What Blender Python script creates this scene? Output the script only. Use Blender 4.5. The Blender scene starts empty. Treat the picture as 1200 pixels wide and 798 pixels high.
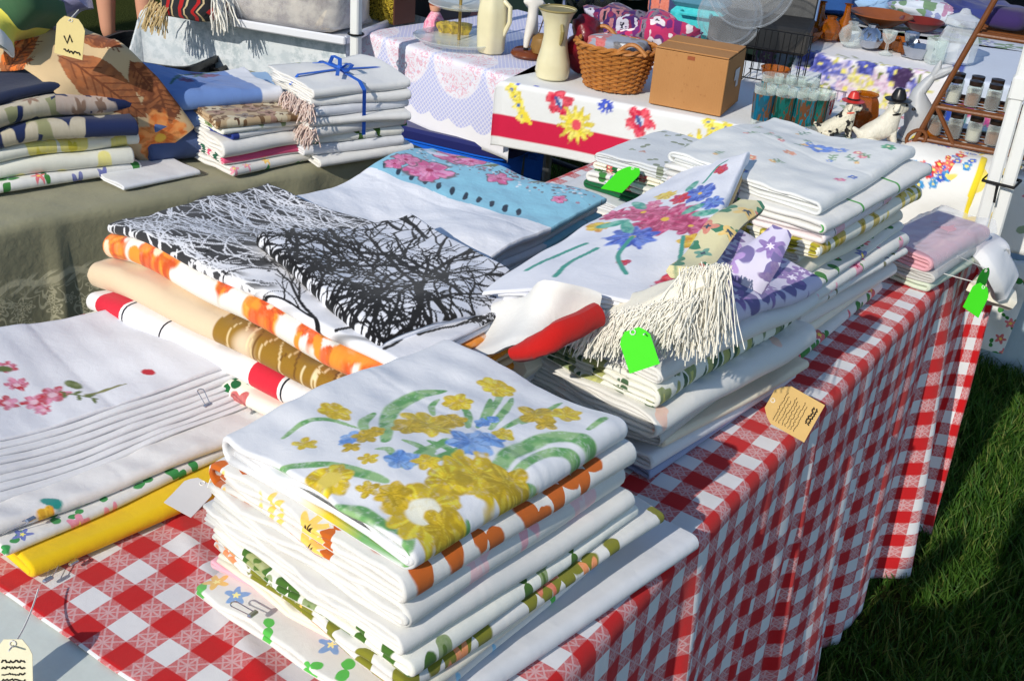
import bpy, math, random
import numpy as np

# ------------------------------------------------------------------ camera, sky, sun, exposure
scene = bpy.context.scene
C = scene.collection
FPX, CX, CY, CAM_Z = 1341.5, 600.0, 399.0, 1.57          # focal length in photo pixels, photo centre, eye height
ROT = np.array([[0.8170, 0.3160, -0.4820], [0.5720, -0.3380, 0.7470], [0.0730, -0.8860, -0.4570]])
_u, _, _vt = np.linalg.svd(ROT); ROT = _u @ _vt
cam_data = bpy.data.cameras.new('camera'); cam = bpy.data.objects.new('camera', cam_data); C.objects.link(cam)
cam_data.sensor_width = 36.0; cam_data.lens = FPX / 1200.0 * 36.0; cam_data.clip_start = 0.02; cam_data.clip_end = 500.0
from mathutils import Matrix, Vector
_r, _up, _bk = ROT[:, 0], -ROT[:, 1], -ROT[:, 2]
cam.matrix_world = Matrix(((_r[0], _up[0], _bk[0], 0), (_r[1], _up[1], _bk[1], 0), (_r[2], _up[2], _bk[2], CAM_Z), (0, 0, 0, 1)))
scene.camera = cam

SUN_EL = math.radians(30.0)
SUN_H = np.array([0.0, -1.0]); SUN_H /= np.linalg.norm(SUN_H)      # towards the sun, on the ground
world = bpy.data.worlds.new('World'); scene.world = world; world.use_nodes = True
wn = world.node_tree; bgn = wn.nodes['Background']
sky = wn.nodes.new('ShaderNodeTexSky'); sky.sky_type = 'NISHITA'; sky.sun_disc = False; sky.dust_density = .4; sky.ozone_density = 2.5
sky.sun_elevation = SUN_EL; sky.sun_rotation = math.atan2(SUN_H[0], SUN_H[1])
wn.links.new(sky.outputs[0], bgn.inputs[0]); bgn.inputs[1].default_value = 0.14
sun_data = bpy.data.lights.new('sun', 'SUN'); sun_data.energy = 3.35; sun_data.angle = math.radians(0.5); sun_data.color = (1.0, 0.93, 0.82)
sun = bpy.data.objects.new('sun', sun_data); C.objects.link(sun); sun.location = (-1, -8, 6)
_sd = Vector((SUN_H[0] * math.cos(SUN_EL), SUN_H[1] * math.cos(SUN_EL), math.sin(SUN_EL)))
sun.rotation_euler = _sd.to_track_quat('Z', 'Y').to_euler()
scene.view_settings.view_transform = 'Standard'; scene.view_settings.look = 'None'
scene.view_settings.exposure = 0.1; scene.view_settings.gamma = 1.0; scene.view_settings.use_curve_mapping = False
scene.render.engine = 'CYCLES'
scene.cycles.max_bounces = 8; scene.cycles.transparent_max_bounces = 12

# ------------------------------------------------------------------ small helpers
PI = math.pi
def S(r, g, b):
    f = lambda c: (c / 255 / 12.92) if c / 255 <= 0.04045 else ((c / 255 + 0.055) / 1.055) ** 2.4
    return (f(r), f(g), f(b))
def ray(px, py):
    return ROT @ np.array([px - CX, py - CY, FPX])
def at(px, py, z):
    d = ray(px, py); t = (z - CAM_Z) / d[2]
    return np.array([d[0] * t, d[1] * t, z])
def on_plane(px, py, p, n):
    d = ray(px, py); o = np.array([0, 0, CAM_Z]); p = np.array(p, float); n = np.array(n, float)
    return o + d * ((p - o) @ n / (d @ n))

def tag(o, label=None, cat=None, group=None, kind=None):
    if label: o['label'] = label
    if cat: o['category'] = cat
    if group: o['group'] = group
    if kind: o['kind'] = kind
    return o
def empty(name, loc, label=None, cat=None, group=None, rz=0.0):
    o = bpy.data.objects.new(name, None); C.objects.link(o); o.location = loc; o.rotation_euler = (0, 0, rz)
    o.empty_display_size = 0.05
    return tag(o, label, cat, group)
def mesh_obj(name, V, F, mat, parent=None, loc=None, smooth=True, attrs=None, autos=None):
    V = np.asarray(V, float).reshape(-1, 3)
    if loc is not None: V = V - np.asarray(loc, float)
    me = bpy.data.meshes.new(name); me.from_pydata(V.tolist(), [], F); me.update()
    if smooth: me.polygons.foreach_set('use_smooth', [True] * len(me.polygons))
    for k, (ty, data) in (attrs or {}).items():
        a = me.attributes.new(k, ty, 'POINT')
        if ty == 'FLOAT_VECTOR': a.data.foreach_set('vector', np.asarray(data, np.float32).ravel())
        elif ty == 'FLOAT_COLOR':
            d = np.ones((len(V), 4), np.float32); d[:, :3] = data; a.data.foreach_set('color', d.ravel())
    if autos is not None:
        me.set_sharp_from_angle(angle=autos)
    if mat: me.materials.append(mat)
    o = bpy.data.objects.new(name, me); C.objects.link(o)
    if parent: o.parent = parent
    if loc is not None: o.location = loc
    return o

class MB:
    """collects boxes, tubes, lathes into one mesh"""
    def __init__(s): s.V = []; s.F = []
    def add(s, V, F):
        n = len(s.V); s.V += [tuple(v) for v in V]; s.F += [tuple(i + n for i in f) for f in F]; return s
    def box(s, c, d, rz=0.0, bev=0.0, M=None):
        hx, hy, hz = d[0] / 2, d[1] / 2, d[2] / 2
        if bev > 0:
            b = min(bev, hx * .9, hy * .9, hz * .9); V = []
            for sx in (-1, 1):
                for sy in (-1, 1):
                    for sz in (-1, 1):
                        V += [(sx * (hx - b), sy * (hy - b), sz * hz), (sx * (hx - b), sy * hy, sz * (hz - b)), (sx * hx, sy * (hy - b), sz * (hz - b))]
            import bmesh
            bm = bmesh.new()
            for v in V: bm.verts.new(v)
            bmesh.ops.convex_hull(bm, input=bm.verts); bm.verts.index_update()
            V = [tuple(v.co) for v in bm.verts]; F = [[v.index for v in f.verts] for f in bm.faces]; bm.free()
        else:
            V = [(x, y, z) for x in (-hx, hx) for y in (-hy, hy) for z in (-hz, hz)]
            F = [(0, 1, 3, 2), (4, 6, 7, 5), (0, 4, 5, 1), (2, 3, 7, 6), (0, 2, 6, 4), (1, 5, 7, 3)]
        ca, sa = math.cos(rz), math.sin(rz); out = []
        for x, y, z in V:
            p = (c[0] + x * ca - y * sa, c[1] + x * sa + y * ca, c[2] + z)
            out.append(p if M is None else tuple(M @ Vector(p)))
        return s.add(out, F)
    def tube(s, pts, r, seg=6, closed=False, cap=True):
        P = np.array(pts, float); n = len(P); R = np.broadcast_to(np.asarray(r, float), (n,))
        T = np.gradient(P, axis=0); T /= (np.linalg.norm(T, axis=1)[:, None] + 1e-12)
        ref = np.array([0, 0, 1.0]) if abs(T[0][2]) < .9 else np.array([1.0, 0, 0])
        V = []; a = None
        for i in range(n):
            if a is None: a = ref - T[i] * (ref @ T[i])
            else: a = a - T[i] * (a @ T[i])
            a /= (np.linalg.norm(a) + 1e-12); b = np.cross(T[i], a)
            for k in range(seg):
                t = 2 * PI * k / seg; V.append(P[i] + R[i] * (a * math.cos(t) + b * math.sin(t)))
        F = []
        m = n if closed else n - 1
        for i in range(m):
            for k in range(seg):
                j = (i + 1) % n; F.append((i * seg + k, i * seg + (k + 1) % seg, j * seg + (k + 1) % seg, j * seg + k))
        if cap and not closed:
            F.append(tuple(range(seg))[::-1]); F.append(tuple((n - 1) * seg + k for k in range(seg)))
        return s.add(V, F)
    def lathe(s, prof, c=(0, 0, 0), seg=24, sx=1.0, sy=1.0, wob=None):
        V = []; F = []; n = len(prof)
        for i, (r, z) in enumerate(prof):
            for k in range(seg):
                t = 2 * PI * k / seg; rr = r * (wob(t, z) if wob else 1.0)
                V.append((c[0] + rr * math.cos(t) * sx, c[1] + rr * math.sin(t) * sy, c[2] + z))
        for i in range(n - 1):
            for k in range(seg):
                F.append((i * seg + k, i * seg + (k + 1) % seg, (i + 1) * seg + (k + 1) % seg, (i + 1) * seg + k))
        if prof[0][0] > 1e-5: F.append(tuple(range(seg))[::-1])
        return s.add(V, F)
    def build(s, name, mat, parent=None, loc=None, smooth=True, autos=math.radians(35), attrs=None):
        return mesh_obj(name, s.V, s.F, mat, parent, loc, smooth, attrs, autos if smooth else None)

def smoothstep(a, b, x):
    t = np.clip((x - a) / (b - a), 0, 1); return t * t * (3 - 2 * t)
class Waves:
    """smooth low-frequency noise, about -1..1"""
    def __init__(s, rng, n=5, l0=.14, l1=.5):
        s.k = []
        for _ in range(n):
            l = rng.uniform(l0, l1); a = rng.uniform(0, 2 * PI)
            s.k.append((2 * PI / l * math.cos(a), 2 * PI / l * math.sin(a), rng.uniform(0, 2 * PI), (l / l1) ** .5))
        s.n = math.sqrt(n) * .8
    def __call__(s, x, y):
        z = 0
        for kx, ky, p, a in s.k: z = z + a * np.sin(kx * x + ky * y + p)
        return z / s.n
def vnoise(x, y, seed=0):
    """value noise 0..1 on numpy arrays"""
    xi = np.floor(x).astype(np.int64); yi = np.floor(y).astype(np.int64); xf = x - xi; yf = y - yi
    def hsh(a, b):
        h = (a * 374761393 + b * 668265263 + seed * 1274126177) & 0x7fffffff
        h = ((h ^ (h >> 13)) * 1274126177) & 0x7fffffff
        return ((h ^ (h >> 16)) & 0xffff) / 65535.0
    u = xf * xf * (3 - 2 * xf); v = yf * yf * (3 - 2 * yf)
    return (hsh(xi, yi) * (1 - u) + hsh(xi + 1, yi) * u) * (1 - v) + (hsh(xi, yi + 1) * (1 - u) + hsh(xi + 1, yi + 1) * u) * v

# ------------------------------------------------------------------ node materials
class G:
    def __init__(s, name):
        s.mat = bpy.data.materials.new(name); s.mat.use_nodes = True; s.t = s.mat.node_tree; s.n = s.t.nodes; s.l = s.t.links
        s.b = s.n['Principled BSDF']; s.b.inputs['Roughness'].default_value = .85
    def node(s, ty, **kw):
        n = s.n.new(ty)
        for k, v in kw.items(): setattr(n, k, v)
        return n
    def put(s, sock, v):
        if isinstance(v, bpy.types.NodeSocket): s.l.new(v, sock)
        elif v is not None: sock.default_value = v
    def m(s, op, a, b=None, c=None, clamp=False):
        n = s.node('ShaderNodeMath', operation=op, use_clamp=clamp)
        for i, v in enumerate((a, b, c)):
            if v is not None: s.put(n.inputs[i], v)
        return n.outputs[0]
    def vm(s, op, a, b=None):
        n = s.node('ShaderNodeVectorMath', operation=op); s.put(n.inputs[0], a)
        if b is not None: s.put(n.inputs[1], b)
        return n
    def attr(s, name): return s.node('ShaderNodeAttribute', attribute_name=name)
    def sep(s, v):
        n = s.node('ShaderNodeSeparateXYZ'); s.put(n.inputs[0], v); return n.outputs
    def comb(s, x, y, z=0.0):
        n = s.node('ShaderNodeCombineXYZ')
        for i, v in enumerate((x, y, z)): s.put(n.inputs[i], v)
        return n.outputs[0]
    def mix(s, f, a, b, mode='MIX'):
        n = s.node('ShaderNodeMix', data_type='RGBA', blend_type=mode)
        s.put(n.inputs[0], f)
        for i, v in ((6, a), (7, b)):
            if isinstance(v, (tuple, list)) and len(v) == 3: v = (*v, 1)
            s.put(n.inputs[i], v)
        return n.outputs[2]
    def noise(s, vec, scale, detail=3, rough=.55, dist=0.0):
        n = s.node('ShaderNodeTexNoise'); s.put(n.inputs['Vector'], vec)
        n.inputs['Scale'].default_value = scale; n.inputs['Detail'].default_value = detail; n.inputs['Roughness'].default_value = rough; n.inputs['Distortion'].default_value = dist
        return n
    def step(s, a, b, x):      # smooth 0->1
        n = s.node('ShaderNodeMapRange', interpolation_type='SMOOTHSTEP'); s.put(n.inputs[0], x); n.inputs[1].default_value = a; n.inputs[2].default_value = b
        return n.outputs[0]
    def ramp(s, f, stops, interp='CONSTANT'):
        n = s.node('ShaderNodeValToRGB'); n.color_ramp.interpolation = interp; e = n.color_ramp.elements
        while len(e) < len(stops): e.new(.5)
        for i, (p, c) in enumerate(stops): e[i].position = p; e[i].color = (*c, 1)
        s.put(n.inputs[0], f); return n.outputs[0]
    def bump(s, h, strength=.3, dist=.002, prev=None):
        n = s.node('ShaderNodeBump'); n.inputs['Strength'].default_value = strength; n.inputs['Distance'].default_value = dist
        s.put(n.inputs['Height'], h)
        if prev is not None: s.l.new(prev, n.inputs['Normal'])
        return n.outputs[0]
    def out(s, col=None, rough=None, nrm=None, **kw):
        if col is not None:
            if isinstance(col, (tuple, list)) and len(col) == 3: col = (*col, 1)
            s.put(s.b.inputs['Base Color'], col)
        if rough is not None: s.put(s.b.inputs['Roughness'], rough)
        if nrm is not None: s.l.new(nrm, s.b.inputs['Normal'])
        for k, v in kw.items(): s.put(s.b.inputs[k.replace('_', ' ')], v)
        return s.mat

def fabric_finish(g, vec, col, wrinkle=.35, vary=.1, weave=True):
    """weave, wrinkles and slight colour unevenness common to every cloth"""
    n1 = g.noise(vec, 9.0, 4, .6); n2 = g.noise(vec, 55.0, 3, .6, .6); n3 = g.noise(vec, 900.0, 2, .7)
    soil = g.m('MULTIPLY_ADD', n1.outputs['Fac'], vary * 1.2, 1.0 - vary * .75)
    th = g.m('MULTIPLY_ADD', n3.outputs['Fac'], .10, .95)
    col = g.mix(1.0, col, g.comb(*[g.m('MULTIPLY', soil, th)] * 3), 'MULTIPLY')
    nr = g.bump(n1.outputs['Fac'], wrinkle * .45, .02)
    nr = g.bump(n2.outputs['Fac'], wrinkle * .45, .004, nr)
    if weave: nr = g.bump(n3.outputs['Fac'], .35, .0006, nr)
    return g.out(col, .92, nr, Sheen_Weight=.12, Sheen_Roughness=.6, Specular_IOR_Level=.15)
_mc = {}
def plain(name, col, **kw):
    k = ('plain', name)
    if k not in _mc:
        g = G(name); v = g.attr('cloth').outputs['Vector']; _mc[k] = fabric_finish(g, v, (*col, 1), **kw)
    return _mc[k]
def printed(wrinkle=.35, vary=.08, name='printed_cotton'):
    k = ('print', name)
    if k not in _mc:
        g = G(name); v = g.attr('cloth').outputs['Vector']; _mc[k] = fabric_finish(g, v, g.attr('print').outputs['Color'], wrinkle, vary)
    return _mc[k]
def flower_mask(g, vec, cell, size, petals, thresh, depth=.26):
    vo = g.node('ShaderNodeTexVoronoi', voronoi_dimensions='2D'); g.put(vo.inputs['Vector'], vec); vo.inputs['Scale'].default_value = 1 / cell; vo.inputs['Randomness'].default_value = .8
    d = g.sep(g.vm('SUBTRACT', vec, vo.outputs['Position']).outputs[0])
    cs = g.sep(vo.outputs['Color'])
    r = g.m('SQRT', g.m('ADD', g.m('MULTIPLY', d[0], d[0]), g.m('MULTIPLY', d[1], d[1])))
    th = g.m('ARCTAN2', d[1], d[0])
    w = g.m('COSINE', g.m('MULTIPLY_ADD', th, float(petals), g.m('MULTIPLY', cs[0], 6.0)))
    R = g.m('MULTIPLY', g.m('MULTIPLY_ADD', w, depth, 1 - depth), g.m('MULTIPLY_ADD', cs[1], size * .5, size * .6))
    q = g.m('DIVIDE', r, R)
    on = g.m('GREATER_THAN', cs[2], thresh)
    petal = g.m('MULTIPLY', g.m('SUBTRACT', 1.0, g.step(.9, 1.05, q)), on)
    core = g.m('MULTIPLY', g.m('SUBTRACT', 1.0, g.step(.26, .36, q)), on)
    return petal, core, cs, q
def floral(name, base, petals, core, leaf=None, cell=.05, size=.018, n=5, thresh=.25, leafcell=None, stripe=None, **kw):
    """printed cloth: scattered flowers (petal colours), leaves and an optional stripe (axis, pitch, width, colour)"""
    k = ('floral', name)
    if k in _mc: return _mc[k]
    g = G(name); v0 = g.attr('cloth').outputs['Vector']
    wob = g.noise(v0, 60.0, 2); sc_ = g.vm('SCALE', g.vm('SUBTRACT', wob.outputs['Color'], (.5, .5, .5)).outputs[0]); sc_.inputs['Scale'].default_value = .006
    v = g.vm('ADD', v0, sc_.outputs[0])
    v = v.outputs[0]
    col = (*base, 1)
    if stripe:
        ax, pitch, wid, sc = stripe; c = g.sep(v0)[ax]
        f = g.m('FRACT', g.m('DIVIDE', c, pitch)); col = g.mix(g.m('LESS_THAN', f, wid / pitch), col, sc)
    if leaf:
        pm, cm, cs, q = flower_mask(g, g.vm('ADD', v, (.313, .177, 0)).outputs[0], leafcell or cell * .8, size * 1.15, 2, .3, .46)
        col = g.mix(pm, col, leaf)
    pm, cm, cs, q = flower_mask(g, v, cell, size, n, thresh)
    pc = g.ramp(cs[0], [(i / len(petals), c) for i, c in enumerate(petals)])
    streak = g.noise(v0, 160.0, 2, .7)
    pc = g.mix(g.m('MULTIPLY', streak.outputs['Fac'], .35), pc, (.85, .8, .75))
    col = g.mix(pm, col, pc); col = g.mix(cm, col, core)
    _mc[k] = fabric_finish(g, v0, col, **kw); return _mc[k]
def striped(name, base, bands, axis=1, **kw):
    """bands: (pitch, start, width, colour)"""
    k = ('striped', name)
    if k in _mc: return _mc[k]
    g = G(name); v0 = g.attr('cloth').outputs['Vector']; c = g.sep(v0)[axis]; col = (*base, 1)
    for pitch, st, wid, sc in bands:
        f = g.m('FRACT', g.m('DIVIDE', g.m('SUBTRACT', c, st), pitch)); col = g.mix(g.m('LESS_THAN', f, wid / pitch), col, sc)
    _mc[k] = fabric_finish(g, v0, col, **kw); return _mc[k]
def simple(name, col, rough=.5, metal=0.0, noise=.0, nscale=30.0, bump=0.0, spec=.5, trans=0.0, ior=1.45, coat=0.0, alpha=None, col2=None):
    k = ('simple', name)
    if k in _mc: return _mc[k]
    g = G(name); c = (*col, 1)
    tc = g.node('ShaderNodeTexCoord').outputs['Object']; nz = g.noise(tc, nscale, 4, .6)
    c2 = col2 or tuple(x * .7 for x in col)
    if noise > 0: c = g.mix(g.m('MULTIPLY', g.step(.35, .7, nz.outputs['Fac']), noise), c, c2)
    nr = g.bump(nz.outputs['Fac'], bump, .004) if bump > 0 else None
    g.out(c, g.m('MULTIPLY_ADD', nz.outputs['Fac'], .15, max(rough - .07, .02)), nr, Metallic=metal, Specular_IOR_Level=spec, Transmission_Weight=trans, IOR=ior, Coat_Weight=coat)
    if alpha is not None: g.b.inputs['Alpha'].default_value = alpha
    _mc[k] = g.mat; return _mc[k]
def glass(name, col=(.95, .97, .97), rough=.03, alpha=.35):
    """thin clear ware: mostly see-through with a bright glossy skin"""
    k = ('glass', name)
    if k in _mc: return _mc[k]
    g = G(name); tr = g.node('ShaderNodeBsdfTransparent'); tr.inputs[0].default_value = (*col, 1)
    g.out(col, rough, None, Specular_IOR_Level=.9)
    mx = g.node('ShaderNodeMixShader'); fr = g.node('ShaderNodeLayerWeight'); fr.inputs[0].default_value = .35
    nz = g.noise(g.node('ShaderNodeTexCoord').outputs['Object'], 14.0, 2)
    f = g.m('ADD', g.m('MULTIPLY', fr.outputs['Facing'], .6), g.m('MULTIPLY', nz.outputs['Fac'], alpha), clamp=True)
    g.l.new(f, mx.inputs[0]); g.l.new(tr.outputs[0], mx.inputs[1]); g.l.new(g.b.outputs[0], mx.inputs[2])
    g.l.new(mx.outputs[0], g.n['Material Output'].inputs['Surface'])
    _mc[k] = g.mat; return _mc[k]

# ------------------------------------------------------------------ painting prints on cloth (u, v in metres)
class Paint:
    def __init__(s, uv, base, seed=0):
        s.u = uv[:, 0]; s.v = uv[:, 1]; s.c = np.tile(np.array(base, float), (len(uv), 1)); s.seed = seed
        s.gr = .55 * vnoise(s.u * 260, s.v * 260, seed) + .45 * vnoise(s.u * 700, s.v * 700, seed + 1)
        s.wu = (vnoise(s.u * 110, s.v * 110, seed + 2) - .5) * .0026; s.wv = (vnoise(s.u * 110, s.v * 110, seed + 3) - .5) * .0026
    def put(s, m, col, dry=.0, col2=None):
        m = np.clip(m, 0, 1)
        if dry: m = m * (1 - dry * .55 * smoothstep(.5, .8, s.gr))
        col = np.array(col, float)
        if col2 is not None:
            f = smoothstep(.3, .7, vnoise(s.u * 120, s.v * 120, s.seed + 9))[:, None]; cc = col * (1 - f) + np.array(col2) * f
        else: cc = col
        s.c = s.c * (1 - m[:, None]) + cc * m[:, None]
    def polar(s, p, rx, ry, rot):
        x = s.u + s.wu - p[0]; y = s.v + s.wv - p[1]; ca, sa = math.cos(rot), math.sin(rot)
        return (x * ca + y * sa) / rx, (-x * sa + y * ca) / ry
    def ell(s, p, rx, ry=None, rot=0, col=(0, 0, 0), col2=None, dry=0, soft=.12):
        x, y = s.polar(p, rx, ry or rx, rot); s.put(1 - smoothstep(1 - soft, 1 + soft, np.hypot(x, y)), col, dry, col2)
    def flower(s, p, r, n=5, rot=0, col=(0, 0, 0), col2=None, core=None, cr=.3, depth=.3, dry=0, sq=1.0, outline=None):
        x, y = s.polar(p, r, r * sq, rot); th = np.arctan2(y, x); q = np.hypot(x, y) / (1 - depth + depth * np.abs(np.cos(n * th / 2))) * (1 + .32 * (vnoise(s.u * 110, s.v * 110, s.seed + 5) - .5))
        if outline is not None: s.put(1 - smoothstep(1.06, 1.2, q), outline)
        s.put(1 - smoothstep(.92, 1.06, q), col, dry, col2)
        rad = vnoise(th * 7 + 40, q * 1.3 + 7, s.seed + int(abs(p[0]) * 9999) % 97); s.put((rad > .6) * (q < .93) * .45, np.array(col) * .55); s.put((rad < .3) * (q < .9) * .4, np.minimum(np.array(col) * 1.5 + .05, .9))
        lines = (np.abs(np.sin(n * th / 2 + PI / 2)) < .1) & (q < .95)
        s.put(lines * .25, np.array(col) * .5)
        if core is not None: s.put(1 - smoothstep(cr * .85, cr * 1.1, np.hypot(x, y)), core, dry)
    def stroke(s, pts, w, col, w1=None, dry=0, col2=None, taper=True, sub=8):
        P = np.array(pts, float)
        if len(P) > 2:                                   # smooth the polyline
            t = np.linspace(0, len(P) - 1, (len(P) - 1) * sub + 1); Q = []
            for tt in t:
                i = min(int(tt), len(P) - 2); f = tt - i; p0 = P[max(i - 1, 0)]; p1 = P[i]; p2 = P[i + 1]; p3 = P[min(i + 2, len(P) - 1)]
                Q.append(.5 * ((2 * p1) + (-p0 + p2) * f + (2 * p0 - 5 * p1 + 4 * p2 - p3) * f * f + (-p0 + 3 * p1 - 3 * p2 + p3) * f ** 3))
            P = np.array(Q)
        lo = P.min(0) - w * 2; hi = P.max(0) + w * 2
        idx = np.where((s.u > lo[0]) & (s.u < hi[0]) & (s.v > lo[1]) & (s.v < hi[1]))[0]
        if len(idx) == 0: return
        x = (s.u + s.wu * .5)[idx]; y = (s.v + s.wv * .5)[idx]; best = np.full(len(idx), 9.0); n = len(P) - 1
        for i in range(n):
            a, b = P[i], P[i + 1]; d = b - a; L = d @ d + 1e-12
            t = np.clip(((x - a[0]) * d[0] + (y - a[1]) * d[1]) / L, 0, 1); f = (i + t) / n
            ww = w * (np.sin(np.clip(f * .9 + .1, 0, 1) * PI) ** .6 * .9 + .1) if taper else w + ((w1 if w1 is not None else w) - w) * f
            best = np.minimum(best, np.hypot(x - a[0] - t * d[0], y - a[1] - t * d[1]) / ww)
        m = np.zeros(len(s.u)); m[idx] = 1 - smoothstep(.75, 1.15, best); s.put(m, col, dry, col2)
    def sprig(s, p, L, ang, col, n=5, w=.004, rng=random):
        q = [(p[0] + L * f * math.cos(ang), p[1] + L * f * math.sin(ang)) for f in (0, .5, 1)]
        s.stroke(q, .0012, col, taper=False)
        for i in range(n):
            f = (i + .6) / n; a = ang + (1 if i % 2 else -1) * .9; b = (p[0] + L * f * math.cos(ang), p[1] + L * f * math.sin(ang))
            s.ell((b[0] + w * 1.6 * math.cos(a), b[1] + w * 1.6 * math.sin(a)), w * 1.6, w * .7, a, col)

# ------------------------------------------------------------------ folded cloth
def arc_len(P): return np.concatenate([[0], np.cumsum(np.hypot(*np.diff(P, axis=0).T))])
def folded_verts(W, D, T, n, rng, n_top=14, n_v=26, fold=1, wrap=False, dense=1, ragged=.006, thick=.94, fine=False):
    """cross-section of n nested U-folds, swept along v: returns u, v, z, cloth coords, faces, sheet index"""
    U = []; Vv = []; Z = []; CO = []; F = []; SH = []; base = 0
    n = n if fine else min(n, max(1, round(T / .0135))); p = T / (2 * n); NV = n_v
    for i in range(n):
        zt, zb = T - i * p, i * p; R = (zt - zb) / 2; th = min(thick * p, R * .9)
        u0 = 0.0 if i == 0 else rng.uniform(0, .02) * (1 if W > .1 else .3); cu = W - R - i * p * .15
        full = wrap and i == 0
        nt = n_top * (dense if i == 0 else 1)
        def path(off):
            r = max(R - off, 1e-4); P = []; K = []
            if full:
                cl = R
                for k in range(7):
                    a = -PI / 2 - PI * k / 6; P.append((cl + r * math.cos(a), R + zb + r * math.sin(a))); K.append(1)
                for k in range(1, nt): P.append((cl + (cu - cl) * k / nt, zt - off)); K.append(0 if k % dense else 1)
            else:
                for k in range(nt): P.append((u0 + (cu - u0) * k / nt, zt - off)); K.append(0 if k % dense else 1)
            nbd = 9 if nt == n_top else 33
            for k in range(nbd):
                a = PI / 2 - PI * k / (nbd - 1); P.append((cu + r * math.cos(a), zb + R + r * math.sin(a))); K.append(1 if nbd == 9 or k % 4 == 0 else 0)
            e = R if full else u0 + rng.uniform(-.004, .008)
            for k in range(1, 6): P.append((cu + (e - cu) * k / 5, zb + off)); K.append(1)
            return np.array(P), K
        st = rng.getstate(); PO, K = path(0.0); rng.setstate(st); PI_, _ = path(th); rng.setstate(st); PM_, _ = path(th / 2)
        keep = [k for k in range(len(K)) if K[k]]; PIn = PI_[keep]
        so = arc_len(PO); so -= so[np.argmin(np.abs(PO[:, 0] - PO[0, 0]))]
        nb = len(PO); ni = len(PIn); prof = np.vstack([PO, PIn[::-1]]); mid = np.vstack([PM_, PM_[keep][::-1]]); M = nb + ni
        sarr = np.concatenate([np.where(PO[:, 1] > zb + R, PO[:, 0], W + (W - PO[:, 0])), PIn[::-1, 0]])
        j0, j1 = rng.uniform(-.4, .7) * ragged if i else 0, rng.uniform(0, ragged) if i else 0
        ph = rng.uniform(0, 6)
        wv = ragged * .5 * (np.sin(prof[:, 0] * 38 + ph) + .6 * np.sin(prof[:, 0] * 87 + ph * 2))
        lo = j0 + wv; hi = D - j1 + ragged * .5 * np.sin(prof[:, 0] * 31 + ph * 3); rn = th * .55
        rows = [(0.0, rn * (1 - math.cos(t_)), max(math.sin(t_), .12)) for t_ in (.0, .45, .9, 1.3)]
        inner = [(f_, 0.0, 1.0) for f_ in np.linspace(0, 1, NV)]
        allr = [(0.0, o_, k_) for _, o_, k_ in rows] + [(f_, rn * (1 - 2 * f_), 1.0) for f_, _, _ in inner] + [(1.0, -o_, k_) for _, o_, k_ in rows[::-1]]
        n_v = len(allr)
        fv = np.array([r_[0] for r_ in allr])[:, None]; ov = np.array([r_[1] for r_ in allr])[:, None]; kv = np.array([r_[2] for r_ in allr])[:, None]
        vv = lo[None, :] * (1 - fv) + hi[None, :] * fv + ov
        uu = mid[:, 0][None, :] + (prof[:, 0] - mid[:, 0])[None, :] * kv; zz = mid[:, 1][None, :] + (prof[:, 1] - mid[:, 1])[None, :] * kv
        if fold < 0: uu = W - uu
        U.append(uu.ravel()); Vv.append(vv.ravel()); Z.append(zz.ravel())
        cs = np.broadcast_to(sarr if fold > 0 else W - sarr, (n_v, M)).ravel()
        CO.append(np.stack([cs, vv.ravel(), np.full(n_v * M, i * .37)], 1)); SH.append(np.full(n_v * M, i))
        for a in range(n_v - 1):
            r0 = base + a * M; r1 = r0 + M
            for k in range(M):
                k2 = (k + 1) % M; F.append((r0 + k, r0 + k2, r1 + k2, r1 + k))
        cb = base + n_v * M                               # caps on their own vertices keep the cut edges crisp
        for e, row in ((0, 0), (1, n_v - 1)):
            U.append(uu[row]); Vv.append(vv[row]); Z.append(zz[row]); SH.append(np.full(M, i))
            CO.append(np.stack([sarr if fold > 0 else W - sarr, vv[row], np.full(M, i * .37)], 1))
            for q in range(len(keep) - 1):
                o = list(range(keep[q], keep[q + 1] + 1)); f = [cb + x for x in o] + [cb + M - 1 - (q + 1), cb + M - 1 - q]
                F.append(tuple(f if e else f[::-1]))
            cb += M
        base = cb
    return np.concatenate(U), np.concatenate(Vv), np.concatenate(Z), np.vstack(CO), F, np.concatenate(SH)

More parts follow.
